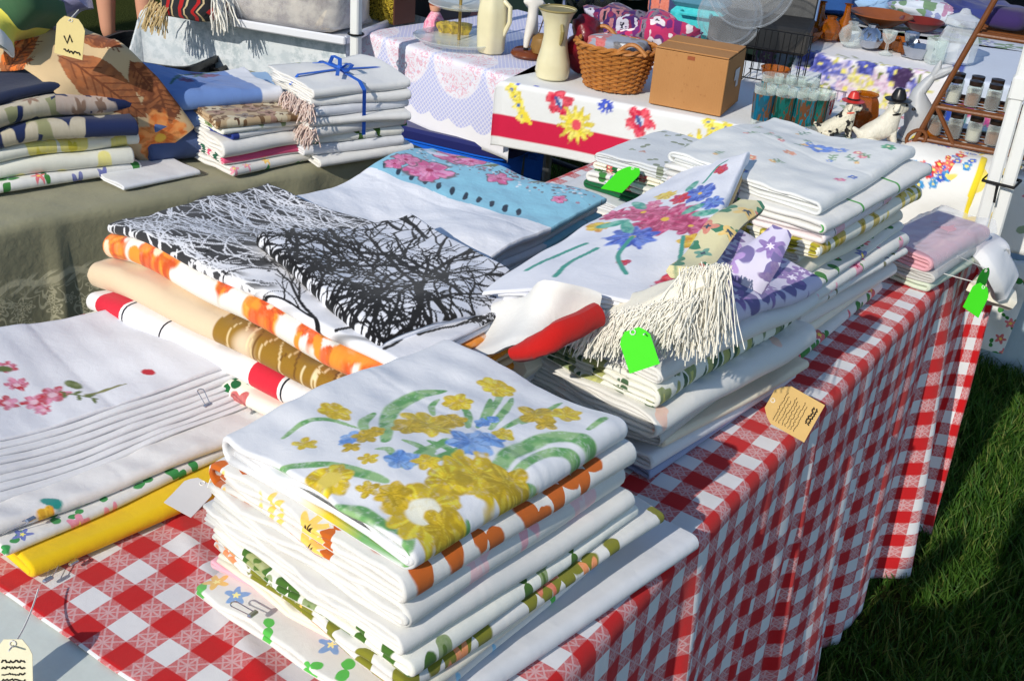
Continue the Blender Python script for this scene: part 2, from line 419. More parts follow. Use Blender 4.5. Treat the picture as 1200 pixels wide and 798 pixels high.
class Pile:
    """a stack of folded cloths: every cloth rests on the uneven surface of the one below"""
    def __init__(s, x, y, z, yaw, seed, wob=.10, tilt=(0, 0), group=None):
        s.x, s.y, s.z, s.yaw = x, y, z, math.radians(yaw); s.rng = random.Random(seed); s.lay = []; s.wob = wob; s.tilt = tilt; s.h = 0.0; s.group = group
    def height(s, x, y, upto=None):
        z = s.z + s.tilt[0] * x + s.tilt[1] * y
        for T, w in s.lay[:upto]: z = z + T * (1 + s.wob * w(x, y))
        return z
    def to_local(s, wx, wy):
        dx, dy = wx - s.x, wy - s.y; c, q = math.cos(s.yaw), math.sin(s.yaw); return dx * c + dy * q, -dx * q + dy * c
    def add(s, name, label, mat, W, D, T, n=2, dx=0, dy=0, rot=0, cat='tablecloth', paint=None, base=(.8, .8, .78), droop=None, post=None, res=None, group=None, **kw):
        rng = s.rng; w = Waves(rng); gap = .97
        dense = 1
        if paint is not None: r = res or .0016; kw.setdefault('n_top', 16); dense = max(1, int(W / r / kw['n_top'])); kw['n_v'] = int(D / r)
        u, v, z, co, F, sh = folded_verts(W, D, T * gap, n, rng, dense=dense, **kw)
        a = math.radians(rot); lx0 = u - W / 2; ly0 = v - D / 2
        lx = dx + lx0 * math.cos(a) - ly0 * math.sin(a); ly = dy + lx0 * math.sin(a) + ly0 * math.cos(a)
        k = len(s.lay); h0 = s.height(lx, ly); s.lay.append((T, w)); h1 = s.height(lx, ly)
        zz = h0 + (h1 - h0) * (z / T) + .0004
        wr = Waves(rng, 6, .03, .10); cx_ = rng.uniform(-.05, .05); cy_ = rng.uniform(-.06, .06)
        zz = zz + (z / T) ** 2 * (.0011 * wr(lx, ly) + .0007 * np.exp(-((lx - cx_ - .02 * ly) / .005) ** 2) - .0007 * np.exp(-((ly - cy_ + .03 * lx) / .005) ** 2)) * (1 if paint is not None else .6)
        if droop is not None: zz = zz - droop(lx, ly)
        c, q = math.cos(s.yaw), math.sin(s.yaw)
        X = s.x + lx * c - ly * q; Y = s.y + lx * q + ly * c
        P = np.stack([X, Y, zz], 1)
        if post is not None: P = post(P)
        loc = (float(s.x + dx * c - dy * q), float(s.y + dx * q + dy * c), float(s.height(np.array(dx), np.array(dy), k)))
        attrs = {'cloth': ('FLOAT_VECTOR', co + np.array([rng.uniform(0, 3), rng.uniform(0, 3), 0]) * (0 if paint else 1))}
        if paint is not None:
            zt = loc[2] + T
            def uvat(px, py):
                p = at(px, py, zt); a_, b_ = s.to_local(p[0], p[1]); a_ -= dx; b_ -= dy
                return (a_ * math.cos(a) + b_ * math.sin(a) + W / 2, -a_ * math.sin(a) + b_ * math.cos(a) + D / 2)
            o = sh == 0; pt = Paint(co[o][:, :2], base, len(s.lay)); paint(pt, uvat)
            colr = np.tile(np.array(base, float), (len(u), 1)); colr[o] = pt.c
            attrs['print'] = ('FLOAT_COLOR', colr)
        ob = mesh_obj(name, P, F, mat, None, loc, True, attrs)
        tag(ob, label, cat, group or s.group); s.h += T
        return ob

# ------------------------------------------------------------------ setting: ground, grass
def ground_mat():
    g = G('lawn_soil'); p = g.node('ShaderNodeNewGeometry').outputs['Position']
    n = g.noise(p, 2.2, 5, .6); n2 = g.noise(p, 60, 4, .7)
    c = g.mix(n.outputs['Fac'], S(52, 66, 26), S(80, 88, 40)); c = g.mix(g.m('MULTIPLY', n2.outputs['Fac'], .7), c, S(40, 40, 20))
    return g.out(c, .95, g.bump(n2.outputs['Fac'], .8, .02), Specular_IOR_Level=.1)
gnd = mesh_obj('ground', [(-60, -60, 0), (60, -60, 0), (60, 60, 0), (-60, 60, 0)], [(0, 1, 2, 3)], ground_mat(), None, (0, 0, 0), False)
tag(gnd, kind='structure')
def grass(name, x0, x1, y0, y1, n, seed, hmin=.03, hmax=.075, label='short green lawn grass'):
    r = np.random.default_rng(seed)
    x = r.uniform(x0, x1, n); y = r.uniform(y0, y1, n); h = r.uniform(hmin, hmax, n) * (.6 + .8 * vnoise(x * 5, y * 5, 3)); a = r.uniform(0, 2 * PI, n); w = r.uniform(.0012, .0026, n)
    le = r.uniform(.1, 1.0, n) * h; la = r.uniform(0, 2 * PI, n)
    dx, dy = np.cos(a) * w, np.sin(a) * w; lx, ly = np.cos(la) * le, np.sin(la) * le
    V = np.stack([np.stack([x - dx, y - dy, 0 * x], 1), np.stack([x + dx, y + dy, 0 * x], 1),
                  np.stack([x + dx * .8 + lx * .35, y + dy * .8 + ly * .35, h * .6], 1), np.stack([x - dx * .8 + lx * .35, y - dy * .8 + ly * .35, h * .6], 1),
                  np.stack([x + lx, y + ly, h], 1)], 1).reshape(-1, 3)
    F = []
    for i in range(n): b = i * 5; F += [(b, b + 1, b + 2, b + 3), (b + 3, b + 2, b + 4)]
    t = r.uniform(0, 1, n) ** 1.5; pal = np.array([S(48, 88, 26), S(84, 122, 42), S(140, 150, 78)])
    col = np.where(t[:, None] < .7, pal[0] + (pal[1] - pal[0]) * (t[:, None] / .7), pal[1] + (pal[2] - pal[1]) * ((t[:, None] - .7) / .3))
    g = _mc.get('grassmat')
    if g is None:
        gg = G('grass_blades'); c = gg.attr('print').outputs['Color']; gg.out(c, .55, None, Specular_IOR_Level=.3)
        tl = gg.node('ShaderNodeBsdfTranslucent'); gg.l.new(c, tl.inputs[0]); mx = gg.node('ShaderNodeMixShader'); mx.inputs[0].default_value = .35
        gg.l.new(gg.b.outputs[0], mx.inputs[1]); gg.l.new(tl.outputs[0], mx.inputs[2]); gg.l.new(mx.outputs[0], gg.n['Material Output'].inputs['Surface']); g = gg.mat; _mc['grassmat'] = g
    o = mesh_obj(name, V, F, g, None, (0, 0, 0), False, {'print': ('FLOAT_COLOR', np.repeat(col, 5, 0))})
    return tag(o, label, 'grass', kind='stuff')
grass('grass', -.55, .5, 1.5, 5.0, 52000, 1, label='short green lawn grass beside the checked tablecloth')
grass('grass', -4.5, .6, 2.3, 8.5, 26000, 2, .03, .08, label='lawn grass under and behind the stalls')

# ------------------------------------------------------------------ tables and the cloths that cover them
def folding_table(name, label, x, y, a, b, ztop, rz, mat, leg_mat, thick=.04):
    t = empty(name, (x, y, 0), label, 'table', rz=rz)
    MB().box((0, 0, ztop - thick / 2), (2 * a, 2 * b, thick), bev=.012).build('table_top', mat, t)
    for sx in (-1, 1):
        for sy in (-1, 1):
            px, py = sx * (a - .09), sy * (b - .16)
            lg = MB().tube([(px, py, ztop - thick), (px, py, .02)], .014, 8).build('leg', leg_mat, t); MB().tube([(px, py, .026), (px, py, .0)], .018, 8).build('foot_cap', black_rubber, lg)
    for sy in (-1, 1):
        MB().tube([(-(a - .09), sy * (b - .16), .3), ((a - .09), sy * (b - .16), .3)], .010, 8).build('crossbar', leg_mat, t)
    return t
white_plastic = simple('white_table_plastic', S(214, 222, 216), .45, noise=.15, bump=.05, nscale=90)
black_rubber = simple('black_rubber', S(26, 26, 28), .7)
grey_metal = simple('grey_steel', S(120, 124, 128), .4, metal=.8)

def draped_cloth(name, label, x, y, rz, a, b, z, over, mat, ds=.012, rad=.014, ruffle=None, flare=.55, paint=None, base=(.8, .8, .8), group=None, cat='tablecloth', lift=None, dt=None, attr_shift=(0, 0), th=.0):
    """cloth over a table top 2a by 2b; over = overhang (left, right, front, back); negative stops short of the edge"""
    l, r, f, k = over
    s = np.arange(-a - l, a + r + ds * .5, ds); t = np.arange(-b - f, b + k + (dt or ds) * .5, dt or ds)
    SS, TT = np.meshgrid(s, t); oS = np.maximum(np.abs(SS) - a, 0); oT = np.maximum(np.abs(TT) - b, 0)
    def wrap(o):
        thh = np.minimum(o / rad, PI / 2); return rad * np.sin(thh), rad * (1 - np.cos(thh)) + np.maximum(o - rad * PI / 2, 0)
    outS, dS = wrap(oS); outT, dT = wrap(oT); sg, tg = np.sign(SS), np.sign(TT)
    drop = np.maximum(dS, dT); mn = np.minimum(oS, oT)
    X = np.clip(SS, -a, a) + sg * (outS + mn * flare * .8); Y = np.clip(TT, -b, b) + tg * (outT + mn * flare * .8)
    if ruffle is not None:
        am, bm = ruffle(SS, TT, dS, dT); X = X + sg * am; Y = Y + tg * bm
    Z = z + .003 - drop
    if lift is not None: Z = Z + lift(SS, TT, drop)
    ca, sa = math.cos(rz), math.sin(rz)
    P = np.stack([x + X * ca - Y * sa, y + X * sa + Y * ca, np.maximum(Z, .012)], -1).reshape(-1, 3)
    nr, nc = SS.shape; idx = np.arange(nr * nc).reshape(nr, nc)
    F = np.stack([idx[:-1, :-1], idx[:-1, 1:], idx[1:, 1:], idx[1:, :-1]], -1).reshape(-1, 4).tolist()
    co = np.stack([SS + attr_shift[0], TT + attr_shift[1], 0 * SS], -1).reshape(-1, 3); attrs = {'cloth': ('FLOAT_VECTOR', co)}
    if paint is not None:
        pt = Paint(np.stack([SS.ravel(), TT.ravel()], 1), base, 5); paint(pt); attrs['print'] = ('FLOAT_COLOR', pt.c)
    o = mesh_obj(name, P, F, mat, None, (x, y, z), True, attrs)
    so = o.modifiers.new('thickness', 'SOLIDIFY'); so.thickness = .0012; so.offset = -1
    return tag(o, label, cat, group)

def gingham_mat():
    g = G('red_white_check_cloth'); v0 = g.attr('cloth').outputs['Vector']; x, y, _ = g.sep(v0); p = .0605
    red = S(196, 14, 22)
    def band(c): 
        f = g.m('FRACT', g.m('DIVIDE', c, p)); return g.m('MULTIPLY', g.step(.0, .02, f), g.m('SUBTRACT', 1.0, g.step(.5, .52, f))), f
    bx, fx = band(x); by, fy = band(y)
    # woven star in the half-tone squares
    hx = g.m('SUBTRACT', g.m('FRACT', g.m('MULTIPLY', fx, 2.0)), .5); hy = g.m('SUBTRACT', g.m('FRACT', g.m('MULTIPLY', fy, 2.0)), .5)
    ax, ay = g.m('ABSOLUTE', hx), g.m('ABSOLUTE', hy)
    dg = g.m('ABSOLUTE', g.m('SUBTRACT', ax, ay)); mn = g.m('MINIMUM', ax, ay)
    diamond = g.m('ABSOLUTE', g.m('SUBTRACT', g.m('ADD', ax, ay), .42))
    star = g.m('SUBTRACT', 1.0, g.step(.02, .07, g.m('MINIMUM', g.m('MINIMUM', dg, g.m('MULTIPLY', mn, 1.3)), diamond)))
    tot = g.m('ADD', bx, by)
    half = g.m('MULTIPLY', g.m('GREATER_THAN', tot, .5), g.m('LESS_THAN', tot, 1.5))
    mott = g.noise(v0, 420.0, 2, .7)
    cover = g.m('ADD', g.m('MULTIPLY', tot, .5), g.m('MULTIPLY', half, g.m('ADD', g.m('MULTIPLY', g.m('SUBTRACT', mott.outputs['Fac'], .5), .5), g.m('MULTIPLY', star, -.30))))
    cover = g.m('ADD', cover, g.m('MULTIPLY', half, .30), clamp=True)
    col = g.mix(cover, S(226, 226, 228), red)
    return fabric_finish(g, v0, col, .25, .06)
GING = gingham_mat()
# red check table: near end y=.42, far end 2.33, right edge x=-.42
TA = dict(x=-.83, y=1.375, a=.41, b=.955, z=.74)
folding_table('folding_table', 'white plastic folding table under the red checked cloth', TA['x'], TA['y'], TA['a'], TA['b'], TA['z'], 0, white_plastic, grey_metal)
_rg = random.Random(4)
pleats = [(_rg.uniform(-.95, .95), _rg.uniform(.012, .03), _rg.uniform(.008, .026)) for _ in range(15)] + [(.1, .012, .045), (-.28, .012, .03), (.42, .014, .03), (.62, .02, .022)]
def ging_ruffle(SS, TT, dS, dT):
    d = np.clip(dS / .72, 0, 1); am = 0
    for c, w, h in pleats: am = am + h * np.exp(-((TT - c - .06 * d * math.sin(c * 9)) / (w * (1 + .8 * d))) ** 2)
    am = (am + .012 * np.sin(TT * 23 + 1) + .010 * np.sin(TT * 41)) * d ** .8 * (SS > 0)
    e = np.clip(dT / .72, 0, 1); bm = (.02 * np.sin(SS * 28) + .01 * np.sin(SS * 51)) * e
    return am, bm
def ging_lift(SS, TT, drop):
    w = Waves(random.Random(8), 6, .05, .3)
    hump = .045 * np.exp(-((SS - .405) / .03) ** 2 - ((TT - .915) / .07) ** 2)
    return np.where(drop < .02, .0016 * (w(SS, TT) + 1) + .004 * np.exp(-((TT + .70 + .45 * SS) / .012) ** 2), 0) + hump
draped_cloth('checked_tablecloth', 'red and white checked tablecloth hanging to the grass', TA['x'], TA['y'], 0, TA['a'], TA['b'], TA['z'], (.02, .728, -.085, .14), GING, ds=.0085, ruffle=ging_ruffle, flare=.40, lift=ging_lift, attr_shift=(.012, .02))
TZ = TA['z'] + .008

# ------------------------------------------------------------------ colours of the linens
W_ = S(228, 227, 223); WB = S(220, 222, 226); CRM = S(232, 222, 198)
white = plain('white_cotton', W_); cool = plain('cool_white_linen', WB); cream = plain('cream_cotton', CRM); ivory = plain('ivory_linen', S(238, 232, 214))
pinkcl = plain('pale_pink_cotton', S(240, 176, 190)); ochre = floral('daisy_orange_print', W_, [S(240, 130, 20), S(250, 190, 30), S(230, 90, 20)], S(90, 50, 10), S(130, 130, 40), .055, .026, 7, .3)
sunfl = floral('sunflower_print', W_, [S(245, 180, 20), S(235, 110, 15), S(250, 205, 40)], S(70, 50, 20), S(200, 100, 30), .06, .026, 8, .35)
pinkpr = floral('pink_print', W_, [S(245, 170, 185), S(250, 200, 205)], S(245, 220, 220), None, .09, .024, 5, .35)
bluepr = floral('blue_posy_print', W_, [S(90, 150, 215), S(120, 200, 240), S(240, 190, 60)], S(250, 240, 160), S(90, 190, 80), .06, .016, 5, .25)
greenpr = floral('green_leaf_print', S(238, 238, 228), [S(110, 140, 60), S(150, 160, 80)], S(90, 120, 50), S(70, 110, 40), .05, .018, 2, .2)
redpr = floral('red_posy_print', W_, [S(205, 30, 50), S(230, 70, 90), S(60, 80, 170)], S(250, 220, 90), S(60, 130, 60), .06, .018, 5, .3)
lavpr = floral('lilac_print', S(214, 208, 230), [S(120, 80, 170), S(160, 120, 200), S(90, 60, 140)], S(240, 230, 250), S(120, 110, 160), .05, .028, 6, .05)
olivepr = floral('olive_scroll_print', S(236, 236, 226), [S(120, 140, 60), S(160, 165, 60), S(90, 120, 50)], S(200, 200, 120), S(70, 100, 70), .035, .02, 3, .1)
yelpr = floral('yellow_scroll_print', S(238, 236, 222), [S(225, 195, 40), S(200, 170, 30), S(240, 215, 80)], S(180, 150, 20), S(170, 160, 40), .045, .024, 4, .1)
dkpr = floral('dark_floral_print', S(40, 38, 52), [S(150, 40, 50), S(200, 160, 60), S(60, 90, 130)], S(230, 200, 120), S(50, 70, 40), .03, .014, 5, .1)
xmas = floral('holly_print', S(240, 236, 220), [S(190, 20, 30), S(200, 30, 40)], S(240, 220, 180), S(20, 100, 50), .045, .018, 4, .05)
multipr = floral('bright_posy_print', W_, [S(220, 40, 60), S(50, 90, 190), S(245, 190, 40), S(240, 130, 160)], S(250, 240, 120), S(60, 150, 80), .045, .014, 5, .15)
redcl = plain('scarlet_cotton', S(188, 26, 22), vary=.25, wrinkle=.6); lemon = plain('yellow_cotton', S(240, 200, 20)); greencl = plain('bottle_green_cotton', S(16, 96, 56))
greycl = plain('grey_linen', S(196, 196, 192)); beige = plain('beige_damask', S(222, 196, 164)); pale_blue = plain('pale_blue_cotton', S(150, 185, 222))
PR = printed()

# ------------------------------------------------------------------ pile 1: the daffodil pile, near edge of the table
def daffodil(p, A):
    gr, gr2 = S(98, 160, 92), S(150, 190, 130); ye, ye2, ol = S(232, 200, 40), S(214, 178, 30), S(190, 160, 30); bl, bl2 = S(96, 146, 216), S(150, 186, 232)
    st = lambda pts, w, c=gr, c2=gr2: p.stroke([A(*q) for q in pts], w, c, dry=.6, col2=c2)
    st([(452, 518), (458, 478), (486, 458), (524, 452)], .010); st([(430, 508), (426, 492), (440, 478)], .006); st([(508, 482), (506, 470), (516, 462)], .004)
    st([(575, 560), (600, 528), (650, 508), (705, 518), (728, 545)], .011); st([(600, 552), (640, 526), (690, 528), (714, 552)], .007); st([(585, 545), (625, 515), (675, 505)], .006)
    st([(300, 543), (345, 540), (400, 548), (455, 568)], .005); st([(405, 556), (430, 560), (455, 570)], .007); st([(332, 506), (352, 492), (385, 488), (420, 500)], .004)
    st([(342, 575), (380, 590), (425, 598), (470, 622)], .008); st([(368, 584), (420, 606), (462, 634)], .006); st([(470, 648), (480, 625), (478, 600)], .006)
    for a, b in (((575, 500), (602, 458)), ((560, 498), (575, 460)), ((590, 500), (640, 470)), ((548, 500), (542, 472)), ((612, 492), (660, 462)), ((570, 490), (590, 440)), ((510, 545), (470, 520)), ((540, 545), (500, 520)), ((610, 558), (690, 555)), ((620, 572), (670, 580)), ((600, 585), (640, 590)), ((690, 500), (712, 485)), ((460, 540), (440, 530)), ((645, 560), (625, 590)), ((600, 600), (630, 600)), ((550, 600), (545, 625))): st([a, ((a[0] + b[0]) / 2 + 4, (a[1] + b[1]) / 2 - 3), b], .0045)
    for q in ((505, 530), (520, 540), (535, 535), (490, 545), (555, 560), (528, 555)): st([(q[0] - 18, q[1] + 8), q, (q[0] + 20, q[1] - 12)], .006)
    fl = lambda q, r, n=7, c=ye, c2=ye2, core=None, sq=1.0, rot=0, dp=.25: p.flower(A(*q), r, n, rot, c, c2, core, .42, dp, .45, sq)
    fl((500, 496), .034, 8, sq=.75); fl((480, 500), .02, 6, ye2, ol); fl((528, 492), .018, 6, ye2, ol)
    fl((552, 520), .026, 6, bl, bl2, sq=1.0); fl((575, 515), .016, 5, bl, bl2); fl((468, 546), .016, 5, bl, bl2); fl((485, 545), .012, 4, bl, bl2); fl((415, 512), .014, 5, bl, bl2); fl((405, 518), .008, 4, bl, bl2); fl((566, 492), .010, 5, bl, bl2); fl((578, 488), .008, 4, bl, bl2)
    fl((560, 558), .042, 9, ye, ye2, sq=.8); fl((595, 562), .028, 7, ye2, ol); fl((525, 566), .024, 6, ye, ol); fl((500, 548), .014, 5)
    fl((496, 598), .040, 10, ye, ye2, core=S(236, 234, 214), dp=.2); fl((520, 612), .020, 6, ye2, ol); fl((460, 582), .018, 6, ol, ye2)
    fl((386, 562), .024, 6, ye, ol, core=S(222, 200, 90), sq=1.2); fl((660, 562), .028, 7, ye2, ol); fl((648, 572), .018, 6, ye, ol)
    fl((628, 480), .024, 4, ye2, ol, dp=.5); fl((664, 478), .018, 6, ye, ye2); fl((640, 492), .014, 4, ol, ye2, dp=.5); fl((582, 446), .024, 7, ye, ye2, sq=.7); fl((537, 467), .017, 6); fl((392, 478), .022, 6, ye, ye2, sq=.7); fl((358, 515), .013, 5, dp=.5); fl((428, 512), .015, 5, ol, ye2, dp=.45); fl((440, 505), .010, 5, ol, ye2); fl((412, 526), .011, 4, ol, ye2, dp=.5); fl((590, 506), .012, 5); fl((432, 575), .013, 5, ye2, ol, dp=.5); fl((620, 592), .013, 5, dp=.5); fl((432, 542), .011, 5, ye, ye2, dp=.5)
P1 = Pile(-.60, .80, TZ, -6, 11, group='folded linens in the daffodil pile')
def over_edge(k):                                    # cloth that sticks out past the table edge sags
    return lambda lx, ly: k * 10 * np.maximum(lx - .185, 0) ** 1.5
P1.add('folded_tablecloth', 'layered white cloth with pink lining at the very bottom, hanging over the checked edge', cool, .295, .44, .024, 5, .022, .05, -3, droop=over_edge(.5), n_v=40, fine=True, ragged=.012)
P1.add('folded_tablecloth', 'white cloth with small blue posies near the foot of the daffodil pile', bluepr, .28, .34, .014, 2, .0, -.03, 3)
P1.add('folded_tablecloth', 'pale pink and white cloth poking out left at the foot of the daffodil pile', pinkcl, .27, .26, .010, 2, -.025, -.035, 6, fold=-1)
P1.add('folded_tablecloth', 'cream layered cloth low in the daffodil pile', ivory, .285, .33, .013, 4, .005, -.01, 2)
P1.add('folded_tablecloth', 'orange daisy printed cloth showing its bright fold low in the daffodil pile', ochre, .295, .40, .016, 3, .008, .02, -2)
P1.add('folded_tablecloth', 'white cloth with green leaf print above the orange one', greenpr, .29, .36, .017, 2, .004, .0, 1)
P1.add('folded_tablecloth', 'thick white cloth with rounded folds in the middle of the daffodil pile', white, .295, .35, .022, 3, -.003, -.005, -1)
P1.add('folded_tablecloth', 'thick white cloth with faint pink roses third from the top', pinkpr, .285, .34, .030, 3, -.008, -.003, 1)
P1.add('folded_tablecloth', 'white cloth printed with orange and yellow sunflowers under the daffodil cloth', sunfl, .285, .345, .028, 3, -.004, .0, -1, wrap=True)
P1.add('folded_tablecloth', 'white tablecloth printed with yellow daffodils and blue flowers, topmost near pile', PR, .272, .318, .032, 3, -.004, -.004, 0, paint=daffodil, base=S(232, 233, 236), res=.0013, wrap=True, ragged=.006)

# ------------------------------------------------------------------ pile 2: napkins at the left
def poppies(p, A):
    r, pk, gn = S(198, 30, 48), S(236, 150, 176), S(96, 112, 52)
    for q, s_ in (((62, 462), .02), ((40, 470), .016), ((20, 455), .014), ((50, 478), .012), ((8, 474), .014), ((10, 440), .012)): p.flower(A(*q), s_, 6, q[0], pk, r, S(240, 200, 210), .3, .4, .3)
    p.sprig(A(70, 458), .05, .6, gn); p.ell(A(86, 450), .014, .008, .3, gn, S(130, 140, 90)); p.ell(A(4, 443), .012, .006, 1.2, gn)
    p.ell(A(174, 438), .010, .006, .4, r); p.stroke([A(100, 462), A(150, 450)], .003, S(130, 130, 70)); p.flower(A(130, 500), .012, 5, 0, r, pk, None); p.stroke([A(20, 520), A(60, 512)], .004, gn); p.flower(A(26, 516), .014, 5, 0, r, pk, None)
P2 = Pile(-1.06, .725, TZ, -8, 21, wob=.12, group='linens pinned in sets at the near left corner')
P2.add('folded_cloth', 'bright yellow cloth with folded hem lying on the checked cloth', lemon, .32, .36, .020, 3, .006, .01, -1, n_v=40)
P2.add('folded_cloth', 'cream cloth with bright posies showing under the blue flowered one', multipr, .29, .38, .012, 3, -.015, .0, 2)
def blueflower(p, A):
    bl, tq, og = S(92, 92, 190), S(40, 150, 140), S(240, 160, 40)
    for q in ((70, 537), (285, 473)): p.flower(A(*q), .017, 9, 0, bl, S(130, 120, 210), S(60, 60, 130), .25, .35); p.ell(A(q[0] - 14, q[1] + 2), .012, .005, .5, tq)
    p.ell(A(60, 588), .012, .007, .8, tq); p.flower(A(55, 600), .013, 5, 0, og, S(250, 200, 60), None); p.flower(A(200, 492), .012, 6, 0, og, S(250, 200, 60), None); p.flower(A(90, 600), .010, 5, .4, S(200, 40, 60), None, None)
    p.stroke([A(110, 590), A(150, 570)], .007, S(70, 90, 180), taper=False)
P2.add('folded_tablecloth', 'white cloth with blue cornflower prints under the poppy napkins', PR, .285, .40, .020, 3, -.02, .0, -3, paint=blueflower, base=S(232, 230, 228), res=.002)
napkin_group = 'poppy napkins pinned together in a set'
P2.wob = .3
for i in range(8):
    P2.add('napkin', ['lowest white poppy napkin of the pinned fanned set', 'white poppy napkin second from below in the fanned set', 'white poppy napkin third from below in the fanned set', 'white poppy napkin fourth from below in the fanned set', 'white poppy napkin fourth from the top of the fanned set', 'white poppy napkin third from the top of the fanned set', 'white poppy napkin just under the topmost of the fanned set'][i] if i < 7 else 'topmost white napkin with pink and red poppies, of the fanned set', plain('napkin_white', S(234, 234, 236), wrinkle=.25) if i < 7 else PR, .25 - .004 * i, .37, .0055, 1, -.045 - .0055 * i, .02 + .003 * (i % 3), -1.2 * i * .3 - 2, cat='napkin', group=napkin_group, **(dict(paint=poppies, base=S(234, 234, 238), res=.002) if i == 7 else dict(n_v=30)))

# ------------------------------------------------------------------ pile 3: black branch print on top
def branches(p, A):
    rng = random.Random(5); bk = S(14, 14, 18)
    n = 620                                           # hatch: dark field with white scratches towards the far left
    dens = smoothstep(.30, .02, p.v) 
    p.put(.96 * smoothstep(.42, .62, vnoise(p.u * 70 + p.v * 22, p.v * 16, 4) * .55 + .62 * smoothstep(.5, .05, p.v)) * (p.v < .50), bk)
    for i in range(430):
        u0, v0 = rng.uniform(-.02, .30), rng.uniform(-.02, .34) * rng.random() ** .35; a = rng.uniform(.9, 1.9) if rng.random() < .75 else rng.uniform(0, 3.1); L = rng.uniform(.03, .12)
        p.stroke([(u0, v0), (u0 + L * .5 * math.cos(a), v0 + L * .5 * math.sin(a) + rng.uniform(-.01, .01)), (u0 + L * math.cos(a + .2), v0 + L * math.sin(a + .2))], rng.uniform(.0007, .0013), S(232, 232, 236), taper=False, sub=2)
    def twig(q, a, L, w, d):
        pts = [q]; x, y = q
        for k in range(4):
            a += rng.uniform(-.3, .3); x += L / 4 * math.cos(a); y += L / 4 * math.sin(a); pts.append((x, y))
            if d > 0 and rng.random() < .85: twig((x, y), a + rng.choice((-1, 1)) * rng.uniform(.4, .9), L * rng.uniform(.45, .75), w * .65, d - 1)
        p.stroke(pts, w, bk, w * .5, taper=False, sub=3)
        if d == 0: p.ell(pts[-1], .0022, None, 0, bk)
    for k in range(9): twig((rng.uniform(.02, .30), rng.uniform(.42, .56)), rng.uniform(2.4, 4.2), rng.uniform(.10, .2), .0028, 3)
def mesh_of_twigs(p, A):
    rng = random.Random(9); bk = S(12, 12, 15)
    def twig(q, a, L, w, d):
        pts = [q]; x, y = q
        for k in range(4):
            a += rng.uniform(-.35, .35); x += L / 4 * math.cos(a); y += L / 4 * math.sin(a); pts.append((x, y))
            if d > 0 and rng.random() < .9: twig((x, y), a + rng.choice((-1, 1)) * rng.uniform(.4, 1.0), L * rng.uniform(.5, .8), w * .7, d - 1)
        p.stroke(pts, w, bk, w * .5, taper=False, sub=3)
    U = p.u.max(); V = p.v.max()
    for k in range(44): twig((rng.uniform(0, U), rng.uniform(0, V)), rng.uniform(0, 6.2), rng.uniform(.10, .22), .0040, 3)
def orange_bloom(p, A):
    rng = random.Random(3); o1, o2, o3 = S(226, 92, 40), S(240, 150, 50), S(200, 140, 40)
    for i in range(46):
        q = (rng.uniform(.12, .42), rng.uniform(0, .62)); p.flower(q, rng.uniform(.026, .046), rng.choice((5, 6)), rng.random() * 6, rng.choice((o1, o1, o2)), o2, S(250, 220, 190), .18, .35, .2)
    for i in range(60): p.ell((rng.uniform(.1, .45), rng.uniform(0, .62)), .012, .005, rng.random() * 6, rng.choice((o3, o2)))
    p.put((p.v > .46) * smoothstep(.3, .6, vnoise(p.u * 30, p.v * 20, 7)) * .9, S(240, 150, 50))
def brown_bloom(p, A):
    rng = random.Random(6); b1, b2 = S(150, 112, 34), S(190, 160, 110)
    p.put((p.v > .27) * smoothstep(.22, .30, vnoise(p.u * 16, p.v * 12, 3) + (p.v - .27) * 2.5), b1)
    for i in range(120):
        x, y = rng.uniform(.1, .5), rng.uniform(.28, .52); p.stroke([(x, y), (x + .04, y + rng.uniform(-.02, .03))], .0014, rng.choice((S(232, 214, 170), S(110, 72, 22), S(226, 200, 150))), taper=False)
    p.put((p.v > .50) * 1.0, S(236, 150, 46))
P3 = Pile(-.985, 1.035, TZ, -91, 31, group='folded linens under the black branch print')
P3.add('folded_tablecloth', 'white cloth with red stripe ends at the bottom of the branch print pile', striped('red_stripe_end', W_, [(.22, .03, .018, S(190, 24, 40)), (.22, .06, .004, S(190, 24, 40))]), .33, .60, .030, 3, .01, .02, 3)
P3.add('folded_tablecloth', 'white cloth with black car sketches low in the branch print pile', cool, .31, .57, .022, 2, .0, -.005, 1)
P3.add('folded_tablecloth', 'red and green holly printed cloth in the branch print pile', xmas, .32, .59, .024, 3, .015, .0, 4)
P3.add('folded_tablecloth', 'white cloth with scarlet bands under the beige one', striped('scarlet_band_white', S(236, 234, 236), [(.30, .02, .05, S(214, 40, 60)), (.30, .075, .003, S(30, 30, 40)), (.30, .15, .003, S(30, 30, 40))]), .31, .57, .034, 3, .01, .0, 1)
P3.add('folded_tablecloth', 'beige cloth with a brown and ochre bloom, rolled thick fold', PR, .30, .58, .036, 2, .008, -.012, -1, paint=brown_bloom, base=S(224, 200, 168), res=.003)
P3.add('folded_tablecloth', 'white cloth with orange blossom print, thick fold below the branch print', PR, .29, .57, .036, 2, -.005, -.005, -3, paint=orange_bloom, base=S(234, 230, 222), res=.003)
branch_cloth = P3.add('folded_tablecloth', 'white cloth with dense black branch print on the centre left pile', PR, .285, .56, .016, 2, -.012, -.005, -2, paint=branches, base=S(232, 232, 236), res=.0015, droop=lambda lx, ly: .9 * np.maximum(lx - .09, 0) ** 2)
_fz = P3.h
def flap(P):                                          # the folded-over right part sags down at its near right corner
    x, y = P3.to_local(P[:, 0], P[:, 1]); P = P.copy(); P[:, 2] -= 1.5 * np.maximum(y - .20, 0) ** 2 * 4 + 1.2 * np.maximum(x - .05, 0) ** 2 * 2
    return P
P3.add('folded_tablecloth', 'black twig print cloth folded in half on top of the branch print', PR, .25, .29, .022, 2, -.025, .115, -14, paint=mesh_of_twigs, base=S(224, 226, 234), res=.0016, post=flap)

